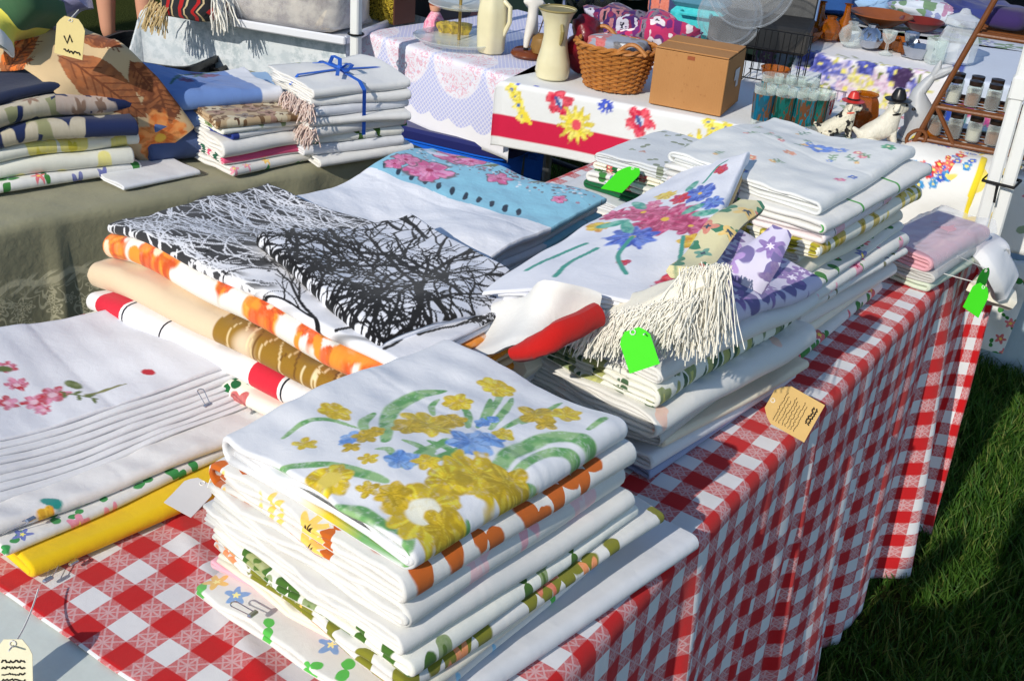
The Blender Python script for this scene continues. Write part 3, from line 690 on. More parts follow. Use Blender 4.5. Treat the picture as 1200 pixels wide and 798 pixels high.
# ------------------------------------------------------------------ pile 4: pale blue border with pink blossom
def blossom(p, A):
    bl = S(140, 200, 222); pk, pk2 = S(236, 146, 186), S(214, 92, 148); gy = S(110, 104, 112)
    W = p.u; band = p.v > (.205 + .02 * p.u)
    p.put(band * 1.0, bl)
    for i in range(13):
        q = A(424 + 15.6 * i, 191 + 4.6 * i); p.ell((q[0], q[1] - .008), .0045, .014, .5, S(30, 50, 70))
    rng = random.Random(2)
    for c, n_, sp in (((470, 183), 60, .05), ((545, 195), 60, .04), ((590, 205), 70, .03), ((640, 222), 40, .03), ((680, 225), 50, .03), ((520, 175), 80, .05), ((450, 178), 50, .04)):
        q = A(*c)
        for k in range(n_):
            x, y = q[0] + rng.gauss(0, sp), q[1] + rng.gauss(0, sp * .7)
            if y > .21: p.ell((x, y), rng.uniform(.0015, .004), None, 0, rng.choice((gy, gy, S(226, 230, 236), S(170, 130, 150))))
    for q, r_ in (((503, 200), .042), ((476, 192), .024), ((532, 182), .040), ((552, 187), .028), ((585, 207), .024), ((462, 196), .018), ((655, 232), .014)): p.flower(A(q[0], q[1] + 5), r_, 5, q[0], pk, pk2, S(170, 40, 90), .16, .35, .1, outline=gy)
    for q in ((492, 181), (478, 178), (512, 186)): p.ell(A(*q), .02, .009, .6, S(222, 226, 240))
    for q in ((545, 187), (632, 215), (575, 198)): p.ell(A(*q), .018, .006, .9, S(110, 120, 90))
P4 = Pile(-1.045, 1.405, TZ, 0, 41, group='folded linens under the pale blue blossom cloth')
darkcl = plain('slate_cotton', S(86, 92, 104)); tancl = floral('tan_print', S(190, 170, 140), [S(150, 90, 60), S(120, 100, 60)], S(220, 200, 160), S(110, 110, 70), .04, .016, 5, .2)
P4.add('folded_tablecloth', 'cream cloth at the bottom of the blue blossom pile', cream, .37, .40, .036, 3, .0, .02, 1)
P4.add('folded_tablecloth', 'slate grey cloth low in the blue blossom pile', darkcl, .36, .41, .034, 3, .005, .01, -2)
P4.add('folded_tablecloth', 'tan printed cloth in the blue blossom pile', tancl, .375, .39, .030, 3, .012, .0, 2)
P4.add('folded_tablecloth', 'grey linen cloth second from the top of the blue blossom pile', greycl, .37, .40, .034, 2, .006, .01, -1)
P4.add('folded_tablecloth', 'white cloth with pale blue border of pink blossoms', printed(.6, .06, 'soft_printed_cotton'), .375, .385, .040, 2, -.005, -.005, 1, paint=blossom, base=S(234, 236, 242), res=.0018, fold=-1,
       droop=lambda lx, ly: .25 * np.maximum(lx - .09, 0) ** 2 + .1 * np.maximum(-ly - .1, 0))

# ------------------------------------------------------------------ pile 6: the tall pile at the right
P6 = Pile(-.615, 1.79, TZ, -5, 61, group='folded linens in the tall right pile')
def posies(p, A):
    rng = random.Random(12)
    for q, r_, c in (((960, 172), .026, S(92, 130, 206)), ((985, 176), .014, S(120, 150, 220)), ((925, 180), .012, S(232, 150, 120)), ((880, 188), .011, S(220, 140, 110)), ((1000, 205), .010, S(70, 110, 190)), ((985, 208), .010, S(226, 110, 150)), ((1040, 178), .014, S(80, 160, 120)), ((870, 200), .010, S(90, 120, 180)), ((1010, 185), .008, S(226, 120, 140))):
        p.flower(A(*q), r_, 6, q[0], c, tuple(min(1, x * 1.3) for x in c), S(240, 230, 190), .25, .35, .3)
    for i in range(15):
        q = (rng.uniform(.01, .26), rng.uniform(.01, .38)); gn = rng.choice((S(120, 160, 120), S(140, 170, 140), S(110, 150, 130))); p.sprig(q, rng.uniform(.02, .035), rng.uniform(0, 6.2), gn, 5, .0028)
        p.flower(q, rng.uniform(.004, .008), 5, i, rng.choice((S(226, 140, 150), S(120, 150, 215), S(236, 180, 110))), None, S(245, 235, 190), .35, .3)
stripe_g = striped('green_line_white', W_, [(.13, .03, .006, S(80, 160, 80))]); stripe_o = striped('orange_check_white', W_, [(.05, .0, .018, S(240, 180, 90))], 0)
rows6 = [
 ('white cloth with scarlet corner at the bottom of the tall right pile', redpr, .265, .37, .020, 2, .0, -.01, 4),
 ('thick cream cloth low in the tall right pile', ivory, .27, .36, .020, 4, -.01, -.01, 1),
 ('heavy white cloth with many layers low in the tall right pile', white, .275, .37, .026, 5, -.005, -.01, -3),
 ('white cloth with orange check border in the tall right pile', stripe_o, .27, .36, .016, 3, -.01, .0, 1),
 ('white cloth with navy and brown border sprigs in the tall right pile', floral('brown_sprig_print', W_, [S(110, 70, 50), S(60, 70, 120)], S(220, 200, 160), S(120, 120, 90), .05, .012, 4, .3), .275, .37, .015, 2, .005, .0, -2),
 ('white cloth with rose sprays in the tall right pile', floral('rose_spray_print', W_, [S(224, 90, 140), S(240, 150, 180)], S(180, 40, 90), S(110, 150, 100), .07, .02, 5, .2), .28, .38, .024, 3, .004, .0, 0),
 ('white cloth with red ribbon print in the tall right pile', redpr, .27, .37, .016, 2, .0, .0, 2),
 ('cream cloth with a small embroidered monogram in the tall right pile', ivory, .265, .36, .020, 3, -.01, .005, -1),
 ('white cloth folded slim below the yellow scroll one', white, .25, .36, .022, 2, -.02, .0, 1),
 ('cream cloth with yellow scrolls and grapes in the tall right pile', yelpr, .285, .38, .026, 4, .002, .0, -1),
 ('pale pink edged white cloth third from the top of the tall right pile', striped('pink_edge_white', S(238, 228, 230), [(.18, .02, .03, S(240, 190, 200)), (.18, .015, .002, S(60, 40, 50))]), .28, .375, .018, 2, .0, .0, 1),
 ('white cloth with green line border second from the top of the tall right pile', stripe_g, .29, .385, .020, 2, .004, .0, -1),
]
for lb, m_, w_, d_, t_, n_, dx_, dy_, r_ in rows6: P6.add('folded_tablecloth', lb, m_, w_, d_, t_, n_, dx_, dy_, r_)
P6.add('folded_tablecloth', 'pale cloth with small blue and pink posies on top of the tall right pile', PR, .275, .36, .022, 2, -.015, .0, 1, paint=posies, base=S(224, 226, 224), res=.002, wrap=True)

# ------------------------------------------------------------------ pile 5: the loose centre pile with the peony cloth
P5 = Pile(-.635, 1.335, TZ, -3, 51, wob=.16, group='loosely folded linens in the centre pile')
rows5 = [
 ('blue grey cloth at the very bottom of the centre pile', plain('blue_grey_cotton', S(150, 160, 190)), .27, .36, .012, 4, .0, .0, -2),
 ('white cloth with rolled end at the foot of the centre pile', cool, .275, .37, .022, 3, .005, .005, -4),
 ('cream cloth with a kraft paper tag at the foot of the centre pile', cream, .26, .36, .014, 3, .018, .03, -6),
 ('grey white cloth folded open low in the centre pile', greycl, .25, .37, .022, 2, .0, -.005, 3),
 ('large white cloth with peach stripe and rolled fold in the centre pile', floral('peach_mark_white', W_, [S(246, 200, 180)], S(246, 210, 190), None, .16, .02, 2, .4), .285, .40, .040, 5, .012, .005, -4),
 ('white cloth with olive scroll print rolled in the centre pile', olivepr, .26, .38, .032, 4, .004, .0, -2),
 ('plain white cloth right under the fringe of the centre pile', white, .275, .38, .026, 3, .008, .01, -6),
 ('lilac printed cloth with dark purple flowers at the back of the centre pile', lavpr, .20, .26, .024, 2, .045, .08, -8),
]
for lb, m_, w_, d_, t_, n_, dx_, dy_, r_ in rows5: P5.add('folded_tablecloth', lb, m_, w_, d_, t_, n_, dx_ + .008, dy_, r_)
P5.lay.pop(); P5.h -= .024
z5 = TZ + P5.h
def f5(px, py, dy=0.0): return on_plane(px, py, (0, 1.135 + dy, 0), (0, 1, 0))
# limp cloths are swept as a soft strip along a path: centre line, width, thickness
def strip_cloth(name, label, path, width, mat, thick=.012, cat='tablecloth', group=None, sideways=None, nw=12, paint=None, base=(.8, .8, .8), curl=0.0, seed=0, sub=8, taper=None, parent=None, layers=1, pw=8):
    P = np.array(path, float); t = np.linspace(0, len(P) - 1, (len(P) - 1) * sub + 1); Q = []
    for tt in t:
        i = min(int(tt), len(P) - 2); f = tt - i; p0 = P[max(i - 1, 0)]; p1 = P[i]; p2 = P[i + 1]; p3 = P[min(i + 2, len(P) - 1)]
        Q.append(.5 * ((2 * p1) + (-p0 + p2) * f + (2 * p0 - 5 * p1 + 4 * p2 - p3) * f * f + (-p0 + 3 * p1 - 3 * p2 + p3) * f ** 3))
    Q = np.array(Q); T = np.gradient(Q, axis=0); T /= np.linalg.norm(T, axis=1)[:, None]
    side = np.array(sideways if sideways is not None else (1, 0, 0), float); Wd = np.broadcast_to(np.asarray(width, float), (len(P),)); Wd = np.interp(t, np.arange(len(P)), Wd)
    wav = Waves(random.Random(seed), 5, .05, .2); V = []; CO = []; F = []; s_acc = np.concatenate([[0], np.cumsum(np.linalg.norm(np.diff(Q, axis=0), axis=1))])
    cross = []                                            # closed rounded outline in (w, n)
    for k in range(nw + 1): cross.append((-1 + 2 * k / nw, 1))
    for k in range(nw + 1): cross.append((1 - 2 * k / nw, -1))
    M = len(cross); sgn = None
    for i in range(len(Q)):
        sd = side - T[i] * (side @ T[i]); sd /= np.linalg.norm(sd); nm = np.cross(sd, T[i]); sgn = (1.0 if nm[2] > 0 else -1.0) if sgn is None else sgn; nm = nm * sgn
        for w, q in cross:
            rr = thick / 2 * math.sqrt(max(0.0, 1 - abs(w) ** pw)) * q
            off = .004 * float(wav(s_acc[i], w * Wd[i] / 2)) + curl * (w * w - .3)
            V.append(Q[i] + sd * (w * Wd[i] / 2) + nm * (rr + off)); CO.append((w * Wd[i] / 2, s_acc[i], q * .3))
    n = len(Q)
    for i in range(n - 1):
        for k in range(M): F.append((i * M + k, i * M + (k + 1) % M, (i + 1) * M + (k + 1) % M, (i + 1) * M + k))
    F.append(tuple(range(M))); F.append(tuple((n - 1) * M + k for k in range(M))[::-1])
    attrs = {'cloth': ('FLOAT_VECTOR', np.array(CO))}
    if paint is not None:
        pt = Paint(np.array(CO)[:, :2], base, seed); paint(pt, None); attrs['print'] = ('FLOAT_COLOR', pt.c)
    loc = tuple(np.array(V).mean(0)[:2]) + (float(np.array(V)[:, 2].min()),)
    o = mesh_obj(name, V, F, mat, parent, loc if parent is None else None, True, attrs, math.radians(60))
    if parent is None: tag(o, label, cat, group)
    return o
# peony cloth: several folded layers, long and tapering, tilted up over the pile
def peony(p, A):
    W, D = p.u.max(), .52
    f = lambda a, b: (a * .225, b * D)
    cr, pk, bl, ye, te, rd = S(184, 52, 104), S(222, 110, 150), S(62, 92, 190), S(236, 196, 70), S(64, 156, 140), S(206, 40, 56)
    for a, b, r_, c, c2, n_ in ((.55, .50, .048, cr, pk, 11), (.30, .55, .03, pk, cr, 9), (.80, .46, .03, cr, pk, 9), (.45, .36, .03, bl, S(110, 140, 220), 9), (.66, .70, .028, bl, S(110, 140, 220), 8), (.88, .36, .018, ye, S(214, 150, 40), 7), (.30, .70, .018, ye, S(240, 220, 120), 7), (.5, .66, .016, rd, cr, 6), (.12, .42, .016, ye, S(220, 150, 60), 6), (.10, .52, .02, cr, pk, 8), (.86, .62, .02, bl, S(110, 150, 220), 8), (.70, .88, .016, rd, cr, 5), (.90, .12, .02, rd, cr, 3), (.55, .20, .008, rd, cr, 3), (.3, .62, .012, S(240, 160, 180), pk, 5)):
        p.flower(f(a, b), r_ * 1.35, n_, a * 9, c, c2, ye if r_ > .025 else None, .12, .3, .35)
    for a, b, ang in ((.2, .44, .6), (.34, .42, 2.2), (.72, .58, 1.0), (.85, .55, .3), (.5, .76, 1.6), (.18, .6, 2.6)): p.ell(f(a, b), .026, .010, ang, te, S(120, 190, 170), .4)
    for pts in (((.45, .36), (.48, .24), (.62, .14)), ((.8, .38), (.86, .26), (.9, .16)), ((.2, .30), (.14, .22), (.1, .1)), ((.6, .78), (.62, .9), (.7, .95)), ((.3, .28), (.26, .18), (.28, .08))): p.stroke([f(*q) for q in pts], .0035, te, taper=False)
P5T = Pile(-.658, 1.385, z5 + .004, 6, 52, wob=.06, group='loosely folded linens in the centre pile')
def peony_shape(P):
    x, y = P5T.to_local(P[:, 0], P[:, 1]); y = y + .25; t = np.clip(y / .5, 0, 1); k = 1 - .58 * t
    lx = x * k - .012 * t; y = y + .42 * x * (1 - t); z = P[:, 2] + .035 * t ** 1.2 - 6 * np.maximum(-lx - .075, 0) ** 2 * (1 - .5 * t) - .3 * np.maximum(.05 - y, 0) ** 1.5 + .02 * (x / .1) * t
    c, q = math.cos(P5T.yaw), math.sin(P5T.yaw); yy = y - .25
    return np.stack([P5T.x + lx * c - yy * q, P5T.y + lx * q + yy * c, z], 1)
P5T.add('folded_napkins', 'set of dark striped napkins showing thin edges below the peony cloth', dkpr, .225, .50, .024, 4, .0, .0, 0, cat='napkins', post=peony_shape, n_v=40)
P5T.add('folded_tablecloth', 'tan edged cloth directly under the peony cloth', plain('tan_cotton', S(214, 180, 124)), .222, .50, .016, 3, .002, .0, 0, post=peony_shape, n_v=40)
P5T.add('folded_tablecloth', 'white cloth with crimson peony and blue flower bouquet, tilted on the centre pile', PR, .225, .52, .024, 3, .0, .0, 0, paint=peony, base=S(228, 230, 238), res=.0017, post=peony_shape)

strip_cloth('folded_cloth', 'white limp cloth sticking out left of the red roll', [f5(700, 366, -.02), f5(645, 370, -.07), f5(592, 386, -.09), f5(545, 400, -.10)], [.05, .085, .10, .085], white, .014, group=P5.group, sideways=(.30, .75, .60), curl=.012, seed=4, pw=4)
strip_cloth('rolled_cloth', 'scarlet rolled cloth end in the centre pile', [f5(602, 415, -.13), f5(622, 408, -.125), f5(655, 394, -.11), f5(705, 372, -.05)], [.018, .030, .032, .028], redcl, .028, group=P5.group, sideways=(.3, .5, .8), seed=5, nw=14, pw=2)
# cream fringed cloth
fr = empty('fringed_cloth', tuple(f5(770, 385)), 'cream cloth with long knotted fringe hanging from the centre pile', 'tablecloth', P5.group)
def fringe(parent, a, b, n, length, mat, seed, dirv, r=.0007, name='fringe', spread=.012):
    rng = random.Random(seed); m = MB(); a = np.array(a); b = np.array(b)
    for i in range(n):
        p = a + (b - a) * (i + rng.random()) / n + np.array([rng.gauss(0, .004), rng.gauss(0, .004), rng.gauss(0, .002)]); d = np.array(dirv) + np.array([rng.gauss(0, .25), rng.gauss(0, .25), rng.gauss(0, .12)]); d /= np.linalg.norm(d)
        L = length * rng.uniform(.7, 1.1); pts = [p + d * L * f + np.array([0, 0, -.35 * L * f * f]) + np.array([rng.gauss(0, spread * .15), rng.gauss(0, spread * .15), rng.gauss(0, spread * .12)]) for f in (0, .25, .5, .75, 1)]
        m.tube(pts, r, 4)
    o = m.build(name, mat, parent, None, True); o.matrix_parent_inverse = parent.matrix_world.inverted() if False else Matrix.Translation(-Vector(parent.location)); o['kind'] = 'stuff'
    return o
yarn = simple('cream_yarn', S(240, 236, 224), .9, noise=.2, nscale=200)
def child_world(o, parent): o.matrix_parent_inverse = Matrix.Translation(-Vector(parent.location)); return o
b_ = strip_cloth('folded_body', '', [f5(690, 372, .03), f5(760, 355, .015), f5(835, 322, .02)], [.05, .06, .06], ivory, .02, sideways=(0, .9, .2), seed=7, parent=fr); child_world(b_, fr)
fringe(fr, f5(695, 372, -.03), f5(815, 350, -.02), 620, .042, yarn, 3, (-.1, -.55, -.6))
fringe(fr, f5(805, 318), f5(850, 312, .02), 420, .075, yarn, 4, (.12, -.30, -.85))
strip_cloth('folded_cloth', 'lilac cloth corner with purple flowers poking up beside the tall pile', [f5(872, 335, .10), f5(890, 302, .12), f5(915, 268, .16)], [.05, .055, .03], lavpr, .016, group=P5.group, sideways=(1, .3, .2), seed=8, nw=8)
strip_cloth('folded_cloth', 'teal and yellow printed cloth edge between the peony cloth and the tall pile', [f5(800, 320, .05), f5(842, 275, .16), f5(880, 238, .26)], [.045, .05, .04], floral('teal_bird_print', S(222, 214, 170), [S(40, 140, 116), S(236, 196, 90), S(214, 110, 80)], S(60, 80, 96), S(60, 130, 100), .045, .02, 4, .2), .018, group=P5.group, sideways=(1, .1, .2), seed=9, nw=8)
strip_cloth('rolled_cloth', 'white cloth rolled tight with curled end under the red roll', [f5(600, 428, -.03), f5(615, 425, .0), f5(632, 418, .04)], [.034, .036, .036], ivory, .034, group=P5.group, sideways=(.5, .3, .8), seed=10, nw=8)

# ------------------------------------------------------------------ pile 7 and pack at the far end
P7 = Pile(*at(785, 195, .84)[:2], TZ, -4, 71, group='small pile of tea towels behind the blue blossom pile')
P7.add('folded_tea_towel', 'white tea towel at the bottom of the small back pile', white, .30, .26, .02, 2, -.03, -.04, 3, cat='tea towel')
P7.add('folded_tea_towel', 'white cloth with a neon tag in the small back pile', cool, .30, .26, .022, 2, -.02, -.03, 4, cat='tea towel')
P7.add('folded_tea_towel', 'bottle green tea towel in the small back pile', greencl, .26, .24, .02, 2, .01, -.01, -2, cat='tea towel', fold=-1)
P7.add('folded_tea_towel', 'white tea towel with red border in the small back pile', redpr, .26, .25, .02, 2, .01, .0, 2, cat='tea towel', fold=-1)
P7.add('folded_tea_towel', 'holly edged white tea towel second from the top of the small back pile', xmas, .25, .24, .016, 2, .01, .005, 0, cat='tea towel', fold=-1)
P7.add('folded_tea_towel', 'pale grey tea towel with faint flower sprays on the small back pile', floral('faint_spray_print', S(214, 218, 220), [S(190, 120, 110), S(130, 150, 130)], S(200, 190, 150), S(140, 150, 130), .07, .014, 3, .4), .25, .24, .022, 2, .015, .005, -2, cat='tea towel', fold=-1)
P8 = Pile(*at(1092, 295, .78)[:2], TZ, -8, 81, group='packs at the far right corner of the checked table')
P8.add('folded_cloth', 'pale green folded napkins under the pink pack', plain('pale_green_cotton', S(206, 216, 196)), .115, .24, .018, 3, .0, .0, 0, cat='napkins')
P8.add('folded_cloth', 'pale cloth under the pink pack at the far corner', greycl, .115, .25, .022, 2, .0, .0, 2)
P8.add('folded_cloth', 'pink cloth packed in clear plastic at the far corner', plain('rose_pink_cotton', S(222, 168, 178)), .11, .25, .03, 2, .0, .0, -1)
wrap_ = MB(); _w = Waves(random.Random(3), 5, .03, .1)
pl = glass('clear_plastic_film', (.95, .95, .97), .15, .12)
_c = (P8.x, P8.y, TZ + P8.h)
V = []; F = []
for i in range(15):
    for j in range(25):
        x, y = (i / 14 - .5) * .13, (j / 24 - .5) * .28; e = max(0, abs(x) - .055) * 2.2
        ca, sa = math.cos(P8.yaw), math.sin(P8.yaw); V.append((_c[0] + x * ca - y * sa, _c[1] + x * sa + y * ca, _c[2] + .008 - e + .003 * float(_w(x, y))))
for i in range(14):
    for j in range(24): F.append((i * 25 + j, i * 25 + j + 1, (i + 1) * 25 + j + 1, (i + 1) * 25 + j))
tag(mesh_obj('plastic_sleeve', V, F, pl, None, _c), 'clear plastic sleeve over the pink cloth at the far corner', 'plastic sleeve')
strip_cloth('folded_napkins', 'white folded napkins hanging past the far end of the checked table', [at(1125, 300, .76) + (0, .10, 0), at(1150, 315, .765) + (0, .08, 0), at(1168, 350, .70) + (0, .08, 0)], [.09, .10, .08], cool, .03, 'napkins', sideways=(.2, 1, 0), seed=12)
strip_cloth('rolled_cloth', 'cream rolled cloth below the hanging white napkins', [at(1128, 345, .68) + (0, .06, 0), at(1150, 352, .675) + (0, .05, 0), at(1178, 362, .66) + (0, .05, 0)], [.05, .05, .04], ivory, .03, sideways=(.1, 1, .2), seed=13, nw=8)

# ------------------------------------------------------------------ paper tags
neon = simple('neon_green_card', S(70, 226, 20), .6, noise=.05); kraft = simple('kraft_paper', S(214, 178, 112), .8, noise=.15, nscale=60); tagwhite = simple('white_card', S(206, 204, 204), .7, noise=.08); parch = simple('parchment_card', S(232, 226, 196), .8, noise=.1)
ink = simple('black_ink', S(40, 34, 30), .8); string_m = simple('white_string', S(228, 226, 220), .9)
def paper_tag(label, c, ux, uy, w, h, mat, string=None, cat='tag', writing=None, bend=.0, name='paper_tag'):
    """card with clipped corners at its string end; ux along width, uy along length (string end at +uy)"""
    c = np.array(c, float); ux = np.array(ux, float); ux /= np.linalg.norm(ux); uy = np.array(uy, float); uy -= ux * (ux @ uy); uy /= np.linalg.norm(uy); nn = np.cross(ux, uy)
    t = empty(name, tuple(c), label, cat)
    out = [(-w / 2, -h / 2), (w / 2, -h / 2), (w / 2, h * .3), (w * .24, h / 2), (-w * .24, h / 2), (-w / 2, h * .3)]
    V = []
    N = 8
    rows = []
    for i in range(N + 1):
        f = -h / 2 + h * i / N; hw = w / 2 if f < h * .3 else w / 2 - (f - h * .3) / (h * .2) * w * .26
        for x in (-hw, -hw * .4, hw * .4, hw): V.append(ux * x + uy * f + nn * (bend * (f / h) ** 2 + bend * .4 * (x / w) ** 2))
    V = np.array(V); n = len(V); V = np.vstack([V + nn * .0004, V - nn * .0004]); F = []
    for i in range(N):
        for k in range(3):
            a = i * 4 + k; F += [(a, a + 1, a + 5, a + 4), (n + a, n + a + 4, n + a + 5, n + a + 1)]
    rim = [k for k in range(4)] + [i * 4 + 3 for i in range(1, N + 1)] + [N * 4 + k for k in (2, 1, 0)] + [i * 4 for i in range(N - 1, 0, -1)]
    for i in range(len(rim)): a, b = rim[i], rim[(i + 1) % len(rim)]; F.append((a, n + a, n + b, b))
    mesh_obj('card', V, F, mat, t, None, False)
    MB().tube([(ux * .003 * math.cos(k * PI / 4) + uy * (h * .43 + .003 * math.sin(k * PI / 4)) + nn * .0012) for k in range(8)], .0008, 5, True).build('eyelet', string_m, t)
    if string is not None: child_world(MB().tube(string, .0009, 5).build('string', string_m, t), t)
    if writing:
        for s_ in writing:
            m = MB(); m.tube([ux * x + uy * y + nn * (.0009 + bend * (y / h) ** 2 + bend * .4 * (x / w) ** 2) for x, y in s_[1]], s_[0], 4); m.build('pen_line', ink, t)
    return t
def scribble(x0, x1, y, rng, amp=.0014, n=26):
    return [(x0 + (x1 - x0) * i / n, y + amp * rng.uniform(-1, 1)) for i in range(n + 1)]
rg = random.Random(7)
VD = np.array([-.482, .747, -.457])                       # view direction, used to aim cards roughly at a passer-by
def curve3(a, b, sag=.02, n=8):
    a, b = np.array(a, float), np.array(b, float); return [a + (b - a) * f + np.array([0, 0, -sag * 4 * f * (1 - f)]) for f in np.linspace(0, 1, n)]
c_ = f5(748, 409, -.085); paper_tag('neon green blank tag hanging on the olive scroll cloth', c_, (.64, .616, .33), (-.53, .13, .78), .036, .047, neon, curve3(c_ + (.004, 0, .02), f5(765, 396, -.01), -.004))
c_ = at(730, 210, .85); paper_tag('neon green tag lying on the small back pile', c_, (.9, -.1, .1), (.2, .8, .35), .05, .08, neon)
c_ = at(1120, 338, .735) + (.045, -.02, 0); paper_tag('neon green tag hanging at the far right corner', c_, (.75, .55, -.55), (-.45, .1, .85), .040, .058, neon, curve3(c_ + (-.01, 0, .03), at(1096, 318, .78), .0))
c_ = at(1128, 330, .73) + (.03, .02, 0); paper_tag('darker green tag edge-on at the far right corner', c_, (.3, .8, .0), (.05, 0, 1), .035, .062, simple('green_card', S(30, 150, 30), .6), curve3(c_ + (0, 0, .03), at(1122, 300, .80), .0))
c_ = at(908, 470, .775) + (.03, -.01, .0)
kr = [(.0004, scribble(-.024, .020 - .004 * (k % 3), .018 - .0048 * k, rg, .0012, 34)) for k in range(8)] + [(.0011, scribble(-.006, .020, -.025 - .0042 * k, rg, .0018, 22)) for k in range(2)]
paper_tag('kraft paper tag with handwriting and a black stamp over the table edge', c_, (.115, .527, .742), (-.80, -.31, .34), .060, .072, kraft, None, writing=kr, bend=.006)
c_ = at(224, 581, .79); paper_tag('blank white tag lying between the yellow cloth and the daffodil pile', c_, (.85, .1, -.1), (.35, .9, .25), .040, .046, tagwhite, curve3(c_ + (.008, .018, .006), at(258, 540, .83), -.004), bend=.003)
c_ = at(16, 784, .765); wr = [(.0008, scribble(-.011, .011, .008 - .006 * k, rg, .0013, 18)) for k in range(6)]
paper_tag('parchment price tag with handwriting hanging off the near table corner', c_, (.817, .572, .07), (-.2, .30, .80), .036, .058, parch, curve3(c_ + (.004, -.004, .028), at(45, 690, .765), .008, 10), writing=wr)
c_ = at(430, 365, .845) 
c_ = at(680, 462, .80); paper_tag('green tag half hidden beside the daffodil cloth', c_, (.9, -.2, .2), (.2, .8, .2), .04, .05, simple('green_card', S(30, 150, 30), .6))
c_ = at(480, 793, .765); paper_tag('neon tag corner under the lowest daffodil pile cloths', c_, (.9, -.2, 0), (.2, .9, .05), .03, .04, neon)
# safety pins at the napkins
pin_m = simple('pin_steel', S(190, 190, 195), .25, metal=.9)
def safety_pin(label, c, d, L=.03):
    c = np.array(c); d = np.array(d, float); d /= np.linalg.norm(d); e = np.cross(d, (0, 0, 1)); e /= np.linalg.norm(e)
    t = empty('safety_pin', tuple(c), label, 'safety pin', 'safety pins on the linens')
    MB().tube([d * -L / 2 + e * .004, d * L / 2 + e * .004], .0005, 5).build('shaft', pin_m, t); MB().tube([d * -L / 2 - e * .004, d * L / 2 - e * .002], .0007, 5).build('needle', pin_m, t)
    MB().tube([d * (-L / 2) + e * .004 * math.cos(a) - d * .004 * math.sin(a) for a in np.linspace(0, PI, 8)], .0008, 5).build('coil', pin_m, t)
    MB().box((0, 0, 0), (.006, .012, .004), bev=.0015, M=Matrix.Translation(Vector(d * L / 2 + e * .001))).build('clasp', pin_m, t)
safety_pin('safety pin through the corner of the poppy napkins', at(240, 466, .845), (.9, -.4, -.1))
safety_pin('safety pin on the blue cornflower cloth near the table end', at(20, 615, .79), (.3, .5, .2))
safety_pin('safety pin dangling at the end of the yellow cloth', at(62, 668, .755), (.5, -.6, .0))
safety_pin('safety pin near the corner of the yellow cloth fold', at(85, 650, .754), (.6, -.3, .0), .028)
safety_pin('safety pin on the thick white cloth front of the daffodil pile', at(286, 713, .80), (1, .1, 0), .024)

# ================================================================== the neighbouring tables
# ------------------------------------------------------------------ olive table at the left
def olive_mat():
    g = G('olive_embroidered_cloth'); v = g.attr('cloth').outputs['Vector']; x, y, _ = g.sep(v)
    n = g.noise(v, 5, 3); wob = g.noise(v, 30, 2)
    _, _, cs, q = flower_mask(g, v, .085, .05, 6, -.1); _, _, cs2, q2 = flower_mask(g, g.vm('ADD', v, (.71, .33, 0)).outputs[0], .04, .02, 5, -.1)
    ring = lambda q, a, w: g.m('SUBTRACT', 1.0, g.step(w * .4, w, g.m('ABSOLUTE', g.m('SUBTRACT', q, a))))
    line = g.m('MAXIMUM', g.m('MAXIMUM', ring(q, .95, .10), ring(q, .45, .12)), g.m('MAXIMUM', ring(q2, .9, .2), ring(q2, .35, .2)))
    zone = g.step(.53, .56, g.m('MULTIPLY_ADD', n.outputs['Fac'], .03, x)); vine = ring(g.m('ADD', x, g.m('MULTIPLY', g.m('SINE', g.m('MULTIPLY', y, 60.0)), .008)), .51, .010)
    lf = g.m('MULTIPLY', ring(x, .51, .022), g.m('GREATER_THAN', g.m('SINE', g.m('MULTIPLY_ADD', x, 260.0, g.m('MULTIPLY', y, 180.0))), .3))
    f = g.m('MAXIMUM', g.m('MULTIPLY', line, zone), g.m('MAXIMUM', vine, lf)); f = g.m('MULTIPLY', f, g.m('MULTIPLY_ADD', wob.outputs['Fac'], .4, .7), clamp=True)
    base = g.mix(n.outputs['Fac'], S(140, 139, 112), S(156, 152, 124)); base = g.mix(g.m('MULTIPLY', zone, .25), base, S(104, 104, 84))
    col = g.mix(f, base, S(206, 200, 168))
    return fabric_finish(g, v, col, .5, .12)
BR = math.radians(-13.5)
BX, BY, Ba, Bb = -2.15, 1.365, .385, .75
folding_table('trestle_table', 'trestle table under the olive embroidered cloth', BX, BY, Ba, Bb, .735, BR, white_plastic, grey_metal)
def ol_ruf(SS, TT, dS, dT):
    d = np.clip(dS / .5, 0, 1) * (SS > 0); return (.010 * np.sin(TT * 17) + .018 * np.exp(-((TT + .10) / .012) ** 2) + .010 * np.exp(-((TT - .3) / .02) ** 2) + .012 * np.sin(TT * 47) * np.exp(-((TT - .35) / .25) ** 2)) * d ** .5, 0 * SS
_ow = Waves(random.Random(3), 7, .06, .3)
draped_cloth('olive_tablecloth', 'olive green tablecloth with embroidered lace hem on the left table', BX, BY, BR, Ba, Bb, .735, (.1, .52, .2, .2), olive_mat(), ds=.013, ruffle=ol_ruf, lift=lambda s, t, d: .0025 * (_ow(s, t) + 1))
BZ = .746

